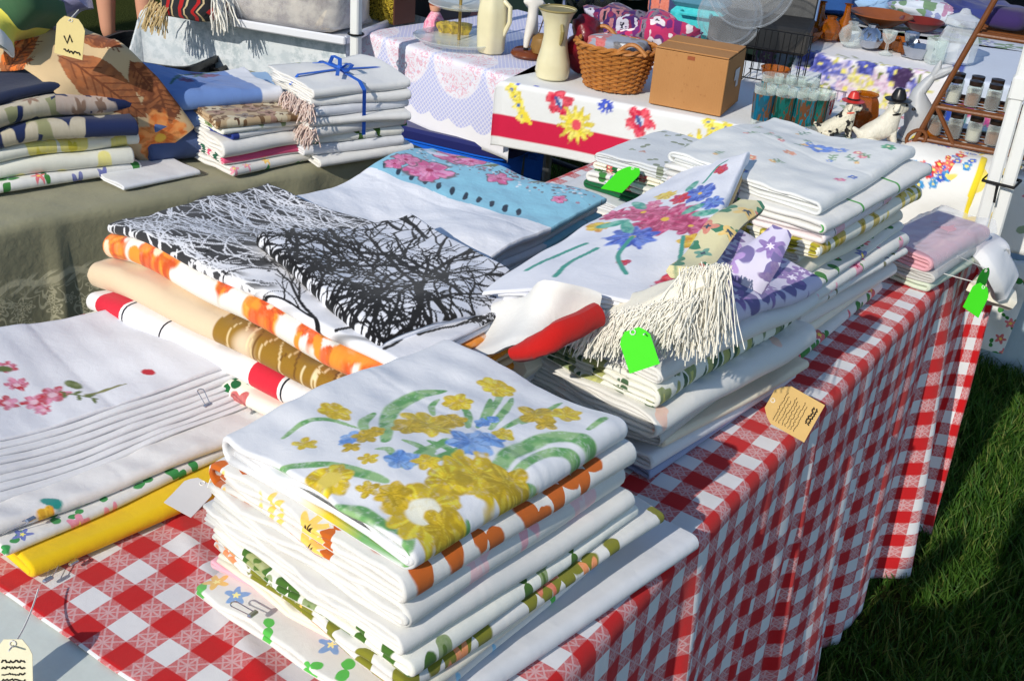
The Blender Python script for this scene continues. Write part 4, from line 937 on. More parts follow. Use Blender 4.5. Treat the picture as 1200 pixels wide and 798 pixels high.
bg = 'folded linens on the olive table'
PB = Pile(-2.09, 1.33, BZ, -20, 101, group='rumpled linens under the autumn leaf cloth')
navyfl = floral('navy_magnolia_print', S(30, 44, 86), [S(206, 196, 172), S(188, 176, 148), S(196, 170, 150)], S(150, 120, 100), S(150, 150, 110), .085, .06, 6, .0)
ylw = floral('yellow_white_damask', S(226, 226, 214), [S(226, 214, 90), S(232, 222, 120)], S(214, 200, 70), None, .07, .04, 3, .1)
PB.add('folded_tablecloth', 'rose red and green edged cloth at the bottom of the olive table pile', redpr, .38, .34, .020, 2, .0, .0, 4)
PB.add('folded_tablecloth', 'yellow and white damask cloth low in the olive table pile', ylw, .36, .34, .032, 3, .0, .0, -3)
PB.add('folded_tablecloth', 'white cloth with lemon edge in the olive table pile', ylw, .35, .34, .030, 2, .0, .01, 2)
PB.add('folded_tablecloth', 'navy cloth with beige magnolias, lower one on the olive table', navyfl, .37, .35, .040, 3, .01, .01, -5)
PB.add('folded_tablecloth', 'navy cloth with beige magnolias, upper rumpled one on the olive table', navyfl, .36, .35, .045, 2, .0, .02, 6)
PB.add('folded_tablecloth', 'dark blue lining cloth under the autumn leaf cloth', plain('navy_cotton', S(34, 44, 72)), .32, .32, .025, 2, -.01, .02, 0)
def autumn(p, A):
    br, dk, og, og2, ye = S(172, 104, 62), S(120, 66, 40), S(232, 122, 52), S(240, 160, 90), S(240, 190, 70)
    L = p.v.max()
    def leaf(c, l, w, a, c1, c2):
        ca, sa = math.cos(a), math.sin(a)
        x, y = p.polar(c, l, w, a); m = (np.abs(y) < (1 - x * x) * (1 - .25 * x)) & (np.abs(x) < 1)
        p.put(m * 1.0, c1, .1, c2); p.stroke([(c[0] - l * ca, c[1] - l * sa), (c[0] + l * ca, c[1] + l * sa)], .0022, dk)
        for k in np.linspace(-.7, .7, 8):
            for s_ in (-1, 1):
                b = (c[0] + k * l * ca, c[1] + k * l * sa); e = (b[0] + (.35 * l * ca - s_ * w * .8 * sa) * (1 - abs(k) * .5), b[1] + (.35 * l * sa + s_ * w * .8 * ca) * (1 - abs(k) * .5)); p.stroke([b, e], .0013, dk, taper=False)
    leaf((-.005, L * .60), .105, .04, 1.45, br, S(150, 92, 58)); leaf((.058, L * .70), .05, .03, 1.7, dk, br); leaf((.05, L * .82), .05, .04, 2.0, br, dk)
    leaf((-.04, L * .16), .06, .03, .5, og, br); leaf((.02, L * .10), .06, .028, -.4, og, og2); leaf((-.07, L * .22), .045, .02, 1.2, og, br); leaf((.06, L * .45), .05, .02, 1.3, br, dk)
    p.flower((.0, L * .93), .058, 5, .3, og, og2, ye, .2, .35, .1)
strip_cloth('folded_tablecloth', 'tan cloth with big autumn leaf print draped down over the olive table pile', [at(-20, 48, .985), at(50, 52, .985), at(105, 82, .955), at(150, 122, .885), at(198, 170, .785)], [.14, .15, .16, .16, .13], PR, .016, group='rumpled linens under the autumn leaf cloth', sideways=(.5, .8, .25), paint=autumn, base=S(206, 180, 140), nw=110, sub=52, seed=20)
strip_cloth('folded_tablecloth', 'green, yellow and white banded cloth heaped at the far left', [at(-30, 25, 1.035), at(10, 22, 1.045), at(52, 22, 1.03)], [.16, .15, .12], striped('green_yellow_band', S(60, 96, 66), [(1.0, -.075, .025, S(232, 230, 226)), (1.0, -.05, .05, S(226, 216, 90))], 0), .05, group='rumpled linens under the autumn leaf cloth', sideways=(.3, .9, .3), seed=21, sub=16)
strip_cloth('crumpled_plastic_bag', 'lavender crumpled plastic bag behind the banded cloth', [at(40, -4, 1.06), at(65, 2, 1.06), at(88, 4, 1.04)], [.10, .11, .07], simple('lavender_plastic', S(150, 150, 190), .25, noise=.4, bump=.6), .05, 'plastic bag', sideways=(.3, .9, .3), seed=22, curl=.02, sub=10)
c_ = at(82, 44, 1.035); wr = [(.0016, [(-.012, .0), (-.004, -.012), (.0, .004), (.006, -.008)]), (.0016, scribble(-.01, .024, -.026, rg, .003, 14))]
paper_tag('parchment tag with handwritten scrawl hanging on the autumn leaf cloth', c_, (.9, .35, -.1), (.2, .25, .9), .058, .072, simple('yellowed_card', S(214, 196, 136), .8, noise=.15), curve3(c_ + (0, 0, .03), at(92, 12, 1.08), .0), writing=wr)
PF = Pile(*at(165, 199, .75)[:2], BZ, -14, 102, wob=.05)
PF.add('folded_tablecloth', 'thin white cloth lying flat at the olive table edge', cool, .17, .17, .010, 2, 0, 0, 4)
PM = Pile(*at(293, 178, .76)[:2], BZ, -12, 103, group='small stack beside the autumn leaf cloth')
brownpr = floral('brown_patch_print', S(190, 164, 128), [S(150, 96, 60), S(110, 84, 60), S(206, 190, 150)], S(90, 60, 40), S(120, 90, 60), .04, .026, 4, .0)
sstr = striped('pink_green_stripe', W_, [(.06, 0, .014, S(30, 96, 72)), (.06, .026, .016, S(222, 90, 130))], 0)
for lb, m_, t_, n_ in (('cream cloth with bright posies at the bottom of the small stack', multipr, .018, 2), ('pink and green striped cloth in the small stack', sstr, .022, 2), ('white rolled cloth with a blue mark in the small stack', white, .034, 3), ('white cloth with navy border in the small stack', striped('navy_border_white', W_, [(.3, .02, .02, S(40, 60, 140))]), .014, 2), ('green and white printed cloth in the small stack', greenpr, .012, 2), ('brown patchwork printed cloth on top of the small stack', brownpr, .016, 2)):
    PM.add('folded_cloth', lb, m_, .16, .20, t_, n_, PM.rng.uniform(-.008, .008), PM.rng.uniform(-.008, .008), PM.rng.uniform(-5, 5))
PRb = Pile(*at(398, 165, .76)[:2], BZ, -20, 104, group='white linens tied with blue ribbon')
names = ['bottom white cloth of the ribbon tied stack', 'white cloth with a lace end low in the ribbon tied stack', 'white cloth with green sprig in the ribbon tied stack', 'white cloth with pink crochet edge in the ribbon tied stack', 'white cloth with peach crochet edge in the ribbon tied stack', 'white cloth with grey drawn thread border in the ribbon tied stack', 'white cloth second from the top of the ribbon tied stack', 'white embroidered cloth on top of the ribbon tied stack']
mats = [white, cool, greenpr, pinkpr, white, cool, white, floral('small_spray_white', W_, [S(200, 130, 100), S(120, 150, 110)], S(230, 200, 120), None, .09, .014, 4, .5)]
for i, (lb, m_) in enumerate(zip(names, mats)): PRb.add('folded_cloth', lb, m_, .21, .24, .021, 2, PRb.rng.uniform(-.012, .012), PRb.rng.uniform(-.012, .012), PRb.rng.uniform(-5, 5))
rib = empty('ribbon', (PRb.x, PRb.y, BZ), 'blue ribbon tied in a bow round the white linens', 'ribbon')
ribm = simple('blue_ribbon', S(44, 98, 196), .4)
hh = PRb.h + .004
loop = [(-.11, .0, .06), (-.109, .0, hh - .012), (-.09, 0, hh), (.0, .0, hh + .002), (.09, 0, hh), (.112, 0, hh - .014), (.112, 0, .06)]
def flat_band(pts, w, side): 
    m = MB(); V = []; side = np.array(side, float)
    for p in pts: p = np.array(p); V += [p - side * w / 2, p + side * w / 2, p + side * w / 2 + np.array((0, 0, .0012)), p - side * w / 2 + np.array((0, 0, .0012))]
    F = []
    for i in range(len(pts) - 1):
        for k in range(4): F.append((i * 4 + k, i * 4 + (k + 1) % 4, i * 4 + 4 + (k + 1) % 4, i * 4 + 4 + k))
    return m.add(V, F)
rib.rotation_euler.z = PRb.yaw
flat_band(loop, .009, (0, 1, 0)).build('band', ribm, rib); flat_band([(0, -.12, hh - .02), (0, -.10, hh), (0, 0, hh + .004), (0, .10, hh), (0, .12, hh - .02)], .009, (1, 0, 0)).build('band', ribm, rib)
for s_ in (-1, 1):
    flat_band([(0, 0, hh + .004), (s_ * .02, .01, hh + .020), (s_ * .045, .006, hh + .022), (s_ * .04, -.004, hh + .008), (0, 0, hh + .006)], .010, (0, 1, 0)).build('bow_loop', ribm, rib)
    flat_band([(0, 0, hh + .005), (s_ * .03, -.02, hh + .012), (s_ * .055, -.035, hh + .006)], .008, (.6, .8, 0)).build('ribbon_tail', ribm, rib)
MB().box((0, 0, hh + .008), (.012, .012, .01), bev=.003).build('knot', ribm, rib)
crochet = simple('crochet_cotton', S(214, 200, 190), .95, noise=.5, nscale=300, col2=S(190, 130, 120))
for k, zf in ((3, .45), (5, .75)):
    e_ = empty('crochet_edging', (PRb.x, PRb.y, BZ), ['pinkish crochet edging hanging from the ribbon tied stack', 'grey crochet edging near the top of the ribbon tied stack'][k == 5], 'lace')
    ca, sa = math.cos(PRb.yaw), math.sin(PRb.yaw); q = lambda x, y, z: (PRb.x + x * ca - y * sa, PRb.y + x * sa + y * ca, z)
    fringe(e_, q(.0, -.128, BZ + .168 * zf + .01), q(.112, -.12, BZ + .168 * zf + .008), 90, .032, crochet, k, (.1, -.5, -.6), .0016, 'lace')
for i, (px, py, z_) in enumerate(((468, 138, .80), (447, 174, .76), (371, 166, .78))):
    c_ = at(px, py, z_); paper_tag(['dark green tag sticking out right of the ribbon tied stack', 'dark green tag dangling at the corner of the ribbon tied stack', 'dark green tag in the shade of the ribbon tied stack'][i], c_, (.8, .4, .2), (-.1, .2, .9), .032, .04, simple('dark_green_card', S(16, 120, 40), .6), curve3(c_ + (0, 0, .018), c_ + np.array((-.01, .02, .07)), 0))
PU = Pile(*at(283, 118, .80)[:2], BZ, -18, 105, group='blue linens at the back of the olive table')
PU.add('folded_cloth', 'grey cloth under the light blue one at the back of the olive table', greycl, .19, .20, .05, 3)
PU.add('folded_cloth', 'light blue folded cloth with green edging behind the ribbon tied stack', floral('light_blue_edge', S(156, 192, 226), [S(210, 220, 200)], S(120, 160, 80), None, .12, .014, 4, .6), .20, .21, .05, 2, fold=-1)
PV = Pile(*at(226, 108, .86)[:2], BZ, -20, 106, group='blue linens at the back of the olive table')
PV.add('folded_cloth', 'slate blue cloth low in the blue stack beside the autumn leaf cloth', plain('slate_blue_cotton', S(70, 88, 130)), .24, .28, .06, 3)
PV.add('folded_cloth', 'mid blue cloth in the blue stack beside the autumn leaf cloth', plain('mid_blue_cotton', S(84, 110, 160)), .24, .28, .045, 3, .0, .0, 3)
def bluerose(p, A):
    for q, r_ in (((235, 80), .03), ((218, 98), .02), ((250, 78), .018)): p.flower(A(*q), r_, 6, 0, S(96, 60, 110), S(130, 70, 110), None, .2, .4)
    for a, b in (((205, 95), (240, 82)), ((225, 88), (255, 74)), ((200, 104), (222, 96))): p.stroke([A(*a), A((a[0] + b[0]) / 2, (a[1] + b[1]) / 2 - 6), A(*b)], .004, S(40, 100, 90))
    p.put((p.v > .245) * 1.0, S(226, 228, 234))  # far edge painted white to stand for sunlight on it
PV.add('folded_tablecloth', 'blue cloth with dark roses on top of the stack beside the leaf cloth', PR, .24, .29, .04, 2, .01, .01, -3, paint=bluerose, base=S(110, 142, 200), res=.003)

# ------------------------------------------------------------------ storage bins between the tables
def bin_box(name, label, loc, rz, w, d, h, mat, lidmat=None, taper=.9):
    t = empty(name, loc, label, 'storage bin', rz=rz); V = []; F = []
    rings = [(taper, 0), (1.0, h), (1.06, h), (1.06, h - .02), (.96, h - .02), (.90 * taper + .06, .02)]
    n = 20
    for k, z in rings:
        for i in range(n):
            a = 2 * PI * (i + .5) / n; c, s_ = math.cos(a), math.sin(a); e = .28
            V.append((k * w / 2 * math.copysign(abs(c) ** e, c), k * d / 2 * math.copysign(abs(s_) ** e, s_), z))
    for r in range(len(rings) - 1):
        for i in range(n): F.append((r * n + i, r * n + (i + 1) % n, (r + 1) * n + (i + 1) % n, (r + 1) * n + i))
    F.append(tuple(range(n))[::-1]); F.append(tuple((len(rings) - 1) * n + i for i in range(n)))
    mesh_obj('tub', V, F, mat, t, None, True, None, math.radians(40))
    for sx in (-1, 1): MB().tube([(sx * w * .53, -d * .14, h - .03), (sx * (w * .53 + .025), -d * .12, h - .035), (sx * (w * .53 + .025), d * .12, h - .035), (sx * w * .53, d * .14, h - .03)], .009, 6).build('handle', mat, t)
    if lidmat:
        V = []; F = []; rings = [(1.085, h - .012), (1.09, h + .012), (1.04, h + .022), (.96, h + .022), (.94, h + .012), (.5, h + .014)]
        for k, z in rings:
            for i in range(n):
                a = 2 * PI * (i + .5) / n; c, s_ = math.cos(a), math.sin(a); e = .28
                V.append((k * w / 2 * math.copysign(abs(c) ** e, c), k * d / 2 * math.copysign(abs(s_) ** e, s_), z))
        for r in range(len(rings) - 1):
            for i in range(n): F.append((r * n + i, r * n + (i + 1) % n, (r + 1) * n + (i + 1) % n, (r + 1) * n + i))
        F.append(tuple((len(rings) - 1) * n + i for i in range(n)))
        mesh_obj('lid', V, F, lidmat, t, None, True, None, math.radians(40))
    return t
blue_pl = simple('bright_blue_plastic', S(24, 100, 220), .35, noise=.1); navy_pl = simple('navy_plastic', S(34, 40, 100), .35, noise=.1); black_pl = simple('black_plastic', S(20, 20, 22), .35)
_b = at(518, 146, .50); bin_box('storage_bin', 'bright blue plastic storage bin with navy lid under the lace table', (_b[0], _b[1] + .06, 0), math.radians(8), .56, .36, .49, blue_pl, navy_pl)
_b = at(165, 58, .62); bin_box('storage_bin', 'black plastic tub behind the autumn leaf cloth', (_b[0] - .05, _b[1] + .1, .0), math.radians(20), .42, .36, .60, black_pl)

# ------------------------------------------------------------------ table with pale mottled cloth, far left
def mottled():
    g = G('pale_mottled_vinyl'); v = g.attr('cloth').outputs['Vector']; n = g.noise(v, 26, 4, .7)
    col = g.mix(g.step(.42, .62, n.outputs['Fac']), S(214, 220, 224), S(176, 188, 194)); f = g.m('LESS_THAN', g.m('FRACT', g.m('DIVIDE', g.sep(v)[0], .42)), .45)
    col = g.mix(g.m('MULTIPLY', f, .45), col, S(200, 208, 214)); return fabric_finish(g, v, col, .3, .05)
CR = math.radians(20.5)
def table_from_edge(p0, p1, depth):
    """front edge p0->p1 (left to right), table extends behind it"""
    p0, p1 = np.array(p0[:2]), np.array(p1[:2]); d = p1 - p0; L = np.linalg.norm(d); d /= L; nrm = np.array([-d[1], d[0]]); c = (p0 + p1) / 2 + nrm * depth / 2
    return c, L / 2, depth / 2, math.atan2(d[1], d[0])
(cc, ca_, cb_, cr_) = table_from_edge(at(172, 8, .72), at(402, 46, .72), .62)
folding_table('trestle_table', 'trestle table under the pale mottled cloth', cc[0], cc[1], ca_, cb_, .715, cr_, white_plastic, grey_metal)
draped_cloth('mottled_tablecloth', 'pale blue grey mottled tablecloth with square panels on the far left table', cc[0], cc[1], cr_, ca_, cb_, .715, (.3, .10, .45, .1), mottled(), ds=.02, flare=.3, ruffle=lambda S_, T_, a_, b_: (0 * S_, .010 * np.sin(S_ * 19) * np.clip(b_ / .4, 0, 1)))
# clear zip bag of linens on a tray
tr = empty('tray', tuple(at(340, 38, .725) + (-.06, .10, 0)), 'shallow white tray at the edge of the mottled cloth', 'tray', rz=cr_)
MB().box((0, 0, .006), (.50, .34, .012), bev=.004).build('base', simple('white_enamel', S(222, 224, 230), .3), tr)
for s_, d_ in (((0, -.17, .016), (.52, .012, .026)), ((0, .17, .016), (.52, .012, .026)), ((-.255, 0, .016), (.012, .33, .026)), ((.255, 0, .016), (.012, .33, .026))): MB().box(s_, d_, bev=.004).build('rim', simple('white_enamel', S(222, 224, 230), .3), tr)
_tb = tuple(tr.location)
lin = simple('packed_linen', S(206, 198, 184), .9, noise=.9, nscale=22, col2=S(140, 132, 130), bump=1.0)
zb = empty('zip_bag', (_tb[0], _tb[1], _tb[2] + .012), 'clear plastic zip bag full of beige bedding on the white tray', 'plastic bag', rz=cr_)
def soft_box(w, d, h, seed, amp=.012, nu=28, nv=16, e=.35):
    wv = Waves(random.Random(seed), 6, .06, .25); V = []; F = []
    for j in range(nv + 1):
        ph = -PI / 2 + PI * j / nv; cz, sz = math.cos(ph), math.sin(ph); rr = abs(cz) ** e; zz = math.copysign(abs(sz) ** e, sz)
        for i in range(nu):
            a = 2 * PI * i / nu; c, s_ = math.cos(a), math.sin(a)
            x, y = w / 2 * rr * math.copysign(abs(c) ** e, c), d / 2 * rr * math.copysign(abs(s_) ** e, s_); k = 1 + amp / .1 * float(wv(x + zz * .1, y + zz * .13)) * .35
            V.append((x * k, y * k, h / 2 + h / 2 * zz * (k if zz > 0 else 1)))
    for j in range(nv):
        for i in range(nu): F.append((j * nu + i, j * nu + (i + 1) % nu, (j + 1) * nu + (i + 1) % nu, (j + 1) * nu + i))
    return V, F
V, F = soft_box(.42, .28, .13, 3); mesh_obj('bedding', V, F, lin, zb)
V, F = soft_box(.45, .31, .15, 4, .02); mesh_obj('film', V, F, glass('zip_bag_film', (.93, .94, .97), .2, .18), zb)
V, F = soft_box(.36, .2, .1, 5, .03); o = mesh_obj('loose_film', V, F, simple('crumpled_clear_film', S(206, 214, 232), .15, noise=.4, bump=.8), zb); o.location = (-.02, .05, .13)
# woven throw with tassels
th = empty('woven_throw', tuple(at(235, 18, .74)), 'red and black woven throw with cream tassels on the mottled table', 'throw', rz=cr_)
wov = striped('red_black_weave', S(36, 36, 40), [(.05, 0, .012, S(170, 28, 30)), (.05, .02, .006, S(190, 170, 130))], 0)
V, F = soft_box(.22, .22, .08, 6, .03); mesh_obj('folded_weave', V, F, wov, th, None, True, {'cloth': ('FLOAT_VECTOR', np.array(V))})
def fringe_local(parent, a, b, n, L, mat, seed, d, r): 
    o = fringe(parent, np.array(a), np.array(b), n, L, mat, seed, d, r); o.matrix_parent_inverse = Matrix.Identity(4); return o
tas = simple('tassel_yarn', S(200, 176, 128), .9, noise=.3, nscale=120)
fringe_local(th, (-.13, -.08, .04), (-.04, -.11, .035), 60, .07, tas, 31, (-.1, -.5, -.8), .002)
fringe_local(th, (.11, -.10, .08), (.12, .0, .08), 50, .08, yarn, 32, (.3, -.3, -.8), .002)

# ------------------------------------------------------------------ lace covered table
def lace_mat():
    g = G('lavender_lace_over_white'); v = g.attr('cloth').outputs['Vector']; x, y, _ = g.sep(v)
    d1 = g.m('FRACT', g.m('DIVIDE', g.m('ADD', x, y), .016)); d2 = g.m('FRACT', g.m('DIVIDE', g.m('SUBTRACT', x, y), .016))
    net = g.m('MAXIMUM', g.m('LESS_THAN', d1, .25), g.m('LESS_THAN', d2, .25))
    per = g.m('DIVIDE', x, .22); lx = g.m('SUBTRACT', g.m('FRACT', per), .5)
    drop = g.m('SUBTRACT', g.m('MULTIPLY', y, -1.0), LACE_B)                    # metres down the front drape
    arcr = g.m('SQRT', g.m('ADD', g.m('POWER', g.m('MULTIPLY', lx, .24), 2.0), g.m('POWER', g.m('MULTIPLY', drop, .95), 2.0)))
    ring = lambda a, w: g.m('SUBTRACT', 1.0, g.step(w * .5, w, g.m('ABSOLUTE', g.m('SUBTRACT', arcr, a))))
    nz = g.noise(v, 45, 1, .5, 1.5); swirl = g.m('LESS_THAN', g.m('ABSOLUTE', g.m('SUBTRACT', nz.outputs['Fac'], .5)), .035)
    inner = g.m('LESS_THAN', arcr, .085)
    lav = S(184, 190, 230)
    col = g.mix(net, lav, S(222, 222, 238)); col = g.mix(inner, col, S(226, 224, 234)); col = g.mix(g.m('MULTIPLY', ring(.10, .018), .9), col, S(232, 232, 240)); col = g.mix(g.m('MULTIPLY', ring(.07, .05), swirl), col, S(222, 178, 194))
    edge = g.m('ADD', .185, g.m('MULTIPLY', g.m('ABSOLUTE', g.m('SINE', g.m('MULTIPLY', x, 36.0))), .02)); col = g.mix(g.m('GREATER_THAN', drop, edge), col, S(234, 234, 240))
    return fabric_finish(g, v, col, .2, .05)
(dc, da, db, dr) = table_from_edge(at(428, 36, .74), at(602, 90, .74), .72)
LACE_B = db
folding_table('trestle_table', 'trestle table under the lavender lace cloth', dc[0], dc[1], da, db, .735, dr, white_plastic, grey_metal)
draped_cloth('lace_tablecloth', 'lavender lace tablecloth over a white underlay at the back', dc[0], dc[1], dr, da, db, .735, (.04, .05, .25, .1), lace_mat(), ds=.014, flare=.3, ruffle=lambda S_, T_, a_, b_: (0 * S_, .008 * np.sin(S_ * 16 + 1) * np.clip(b_ / .3, 0, 1)))

# ------------------------------------------------------------------ flowered tablecloth with red band
e0, e1 = at(592, 94, .74), at(932, 157, .74); ed = (e1 - e0) / np.linalg.norm(e1 - e0); e2 = e1 + ed * .62; e1 = at(905, 152, .74)
(ec, ea, eb, er) = table_from_edge(e0, e1, .74)
folding_table('trestle_table', 'trestle table under the flowered cloth with red band', ec[0], ec[1], ea, eb, .735, er, white_plastic, grey_metal)
en = np.array([math.sin(er), -math.cos(er), 0])
def e_uv(px, py):
    """photo point on the front drape -> cloth (s, t)"""
    p = on_plane(px, py, e0 + en * .014, en); s_ = (p[:2] - ec) @ ed[:2]; return (s_, -eb - (.74 - p[2]) - .006)
def e_paint(p):
    red, ye, bl, pk = S(206, 30, 70), S(240, 220, 70), S(60, 84, 196), S(232, 84, 100)
    t0 = e_uv(640, 148)[1]; drop = -eb - p.v
    b0, b1 = -e_uv(650, 147)[1] - eb, -e_uv(650, 172)[1] - eb
    p.put(((drop > b0) & (drop < b1)) * 1.0, red)
    for q in ((655, 120), (750, 142), (1000, 190)): p.flower(e_uv(*q), .042, 5, q[0], pk, red, S(206, 216, 236), .3, .35, .1); p.stroke([e_uv(q[0] - 4, q[1] - 6), e_uv(q[0] + 2, q[1] + 8)], .006, S(70, 90, 150))
    for q in ((675, 147), (820, 178)): p.flower(e_uv(*q), .048, 12, .2, ye, S(246, 234, 130), pk, .32, .45, .1, outline=S(210, 190, 80))
    for q in ((604, 112), (608, 124), (613, 137), (600, 105), (835, 150), (845, 155), (830, 143), (850, 150)): p.flower(e_uv(*q), .02, 5, q[0], ye, S(246, 234, 130), S(70, 110, 180), .25, .35, .1)
    for q in ((618, 144),): p.stroke([e_uv(612, 130), e_uv(622, 146)], .01, ye)
    for q, r_ in (((710, 124), .024), ((890, 160), .034), ((626, 98), .010), ((606, 98), .008)): p.flower(e_uv(*q), r_, 10, 0, bl, S(90, 110, 214), S(240, 230, 190), .16, .5, 0)
    for a, b in (((868, 145), (874, 160)), ((855, 165), (862, 172))): p.stroke([e_uv(*a), e_uv(*b)], .003, S(60, 70, 110))
    p.put((np.abs(p.v + eb - .005) < .0) * 1.0, bl)
draped_cloth('flowered_tablecloth', 'white tablecloth with coral, yellow and blue flowers and a red band', ec[0], ec[1], er, ea, eb, .735, (.03, .0, -e_uv(660, 186)[1] - eb, .1), PR, ds=.005, dt=.005, paint=e_paint, base=S(230, 232, 232), flare=.3, ruffle=lambda S_, T_, a_, b_: (0 * S_, .006 * np.sin(S_ * 14 + 1) * np.clip(b_ / .2, 0, 1)))
EZ = .742
(gc, ga, gb_, gr_) = table_from_edge(e1 + ed * .02, e2, .42)
folding_table('trestle_table', 'narrow trestle table under the cane shelf and dog figurines', gc[0], gc[1], ga, gb_, .735, gr_, white_plastic, grey_metal)
draped_cloth('rose_tablecloth', 'white tablecloth with small rose print under the cane shelf', gc[0], gc[1], gr_, ga, gb_, .735, (.0, .10, .20, .12), floral('small_rose_white', S(228, 228, 226), [S(226, 110, 130), S(236, 150, 160)], S(240, 220, 160), S(150, 170, 140), .09, .022, 5, .25), ds=.012, flare=.3, ruffle=lambda S_, T_, a_, b_: (0 * S_, .006 * np.sin(S_ * 14 + 1) * np.clip(b_ / .2, 0, 1)))

# ------------------------------------------------------------------ things on the lace table
ceramic = simple('cream_glazed_ceramic', S(222, 214, 176), .18, noise=.12, nscale=20, coat=.4)
def lathe_thing(name, label, cat, loc, prof, mat, seg=28, group=None, extra=None, **kw):
    t = empty(name, loc, label, cat, group); MB().lathe(prof, seg=seg, **kw).build('body', mat, t)
    if extra: extra(t)
    return t
def vase_wob(n, a): return lambda t, z: 1 + a * math.cos(n * t)
def jug_extra(t):
    MB().tube([(.055, 0, .22), (.085, 0, .20), (.088, 0, .14), (.06, 0, .08)], .010, 8).build('handle', ceramic, t)
    MB().tube([(-.05, 0, .10), (-.062, .0, .13), (-.055, 0, .18), (-.06, 0, .215)], .012, 8).build('relief', ceramic, t)
lathe_thing('ceramic_jug', 'tall cream glazed jug on the lace table', 'jug', tuple(at(575, 61, EZ)), [(.052, 0), (.060, .01), (.064, .08), (.066, .15), (.060, .20), (.050, .235), (.056, .25), (.050, .248), (.044, .23), (.04, .05), (0, .04)], ceramic, wob=vase_wob(6, .05), extra=jug_extra).scale = (.72, .72, .72)
def vase_extra(t):
    for a in (-.6, PI - .6):
        c, s_ = math.cos(a), math.sin(a); MB().tube([(.052 * c, .052 * s_, .225), (.066 * c, .066 * s_, .20), (.062 * c, .062 * s_, .17), (.052 * c, .052 * s_, .145)], [.006, .008, .008, .004], 7).build('relief_handle', simple('antique_gilt', S(150, 136, 84), .4, noise=.3), t)
    MB().lathe([(.074, .272), (.077, .276), (.074, .28), (.068, .276)]).build('rim', simple('antique_gilt', S(150, 136, 84), .4, noise=.3), t)
lathe_thing('ceramic_vase', 'cream waisted vase with gilt rim at the corner of the flowered cloth', 'vase', tuple(at(640, 93, EZ) + (0, .03, 0)), [(.060, 0), (.066, .006), (.070, .03), (.066, .07), (.054, .12), (.047, .17), (.050, .22), (.062, .255), (.074, .274), (.070, .274), (.056, .25), (.042, .2), (.04, .05), (0, .04)], ceramic, extra=vase_extra).scale = (.72, .72, .70)
# glitter box
gb = empty('glitter_box', tuple(at(449, 26, EZ) + (-.02, .04, 0)), 'gold glitter covered box with wooden frame on the lace table', 'box', rz=dr + .05)
def glitter():
    g = G('gold_glitter'); p = g.node('ShaderNodeTexCoord').outputs['Object']; vo = g.node('ShaderNodeTexVoronoi'); g.put(vo.inputs['Vector'], p); vo.inputs['Scale'].default_value = 260
    r = g.sep(vo.outputs['Color'])[0]; c = g.mix(r, S(90, 72, 14), S(226, 200, 70)); return g.out(c, g.m('MULTIPLY_ADD', r, .5, .15), g.bump(r, .6, .004), Metallic=.6)
MB().box((0, 0, .085), (.15, .09, .17), bev=.004).build('glitter_panel', glitter(), gb); woodd = simple('dark_wood', S(86, 50, 30), .5, noise=.4, nscale=12)
MB().box((-.082, .0, .09), (.014, .10, .18), bev=.003).build('side_frame', woodd, gb); MB().box((.082, .0, .09), (.006, .10, .18), bev=.002).build('side_frame', woodd, gb)
# glass cake stand with plates
cs_ = empty('cake_stand', tuple(at(532, 56, EZ) + (-.02, .05, 0)), 'two tier clear glass cake stand with brass rod', 'cake stand')
clear = glass('clear_glass', (.93, .97, .95), .04, .22)
MB().lathe([(.02, 0), (.05, .006), (.13, .012), (.145, .022), (.14, .024), (.12, .018), (.0, .012)]).build('plate', clear, cs_); MB().lathe([(.01, .11), (.08, .115), (.10, .125), (.097, .127), (.0, .119)]).build('plate', clear, cs_)
brass = simple('brass', S(190, 160, 90), .3, metal=.9); MB().tube([(0, 0, .0), (0, 0, .25)], .005, 8).build('rod', brass, cs_); MB().tube([(.02 * math.cos(a), 0, .27 + .02 * math.sin(a)) for a in np.linspace(0, 2 * PI, 14)[:-1]], .004, 6, True).build('ring', brass, cs_)
# golfer figurine
gf = empty('figurine', tuple(at(612, 68, EZ) + (0, .04, 0)), 'small golfer figurine in white with purple cap on round wooden base', 'figurine', rz=.6)
MB().lathe([(.056, 0), (.060, .006), (.056, .014), (.048, .020), (0, .022)], seg=24).build('base', simple('polished_wood', S(110, 56, 30), .25, noise=.3), gf)
def skin_body(name, V, E, R, mat, parent, sub=2, root=0):
    me = bpy.data.meshes.new(name); me.from_pydata(V, E, []); me.update(); o = bpy.data.objects.new(name, me); C.objects.link(o); o.parent = parent
    me.skin_vertices.new() if hasattr(me.skin_vertices, 'new') and len(me.skin_vertices) == 0 else None
    sk = o.modifiers.new('skin', 'SKIN'); sk.use_smooth_shade = True
    if len(me.skin_vertices) == 0:
        bpy.context.view_layer.objects.active = o; o.select_set(True)
    lay = me.skin_vertices[0] if len(me.skin_vertices) else None
    if lay:
        for i, r in enumerate(R): lay.data[i].radius = (r, r) if not isinstance(r, tuple) else r; lay.data[i].use_root = (i == root)
    sb = o.modifiers.new('subdiv', 'SUBSURF'); sb.levels = sub; sb.render_levels = sub
    if mat: me.materials.append(mat)
    return o
skin_m = simple('skin', S(206, 150, 122), .55, noise=.15, nscale=8, col2=S(190, 120, 100))
white_paint = simple('white_glaze', S(216, 212, 204), .3)
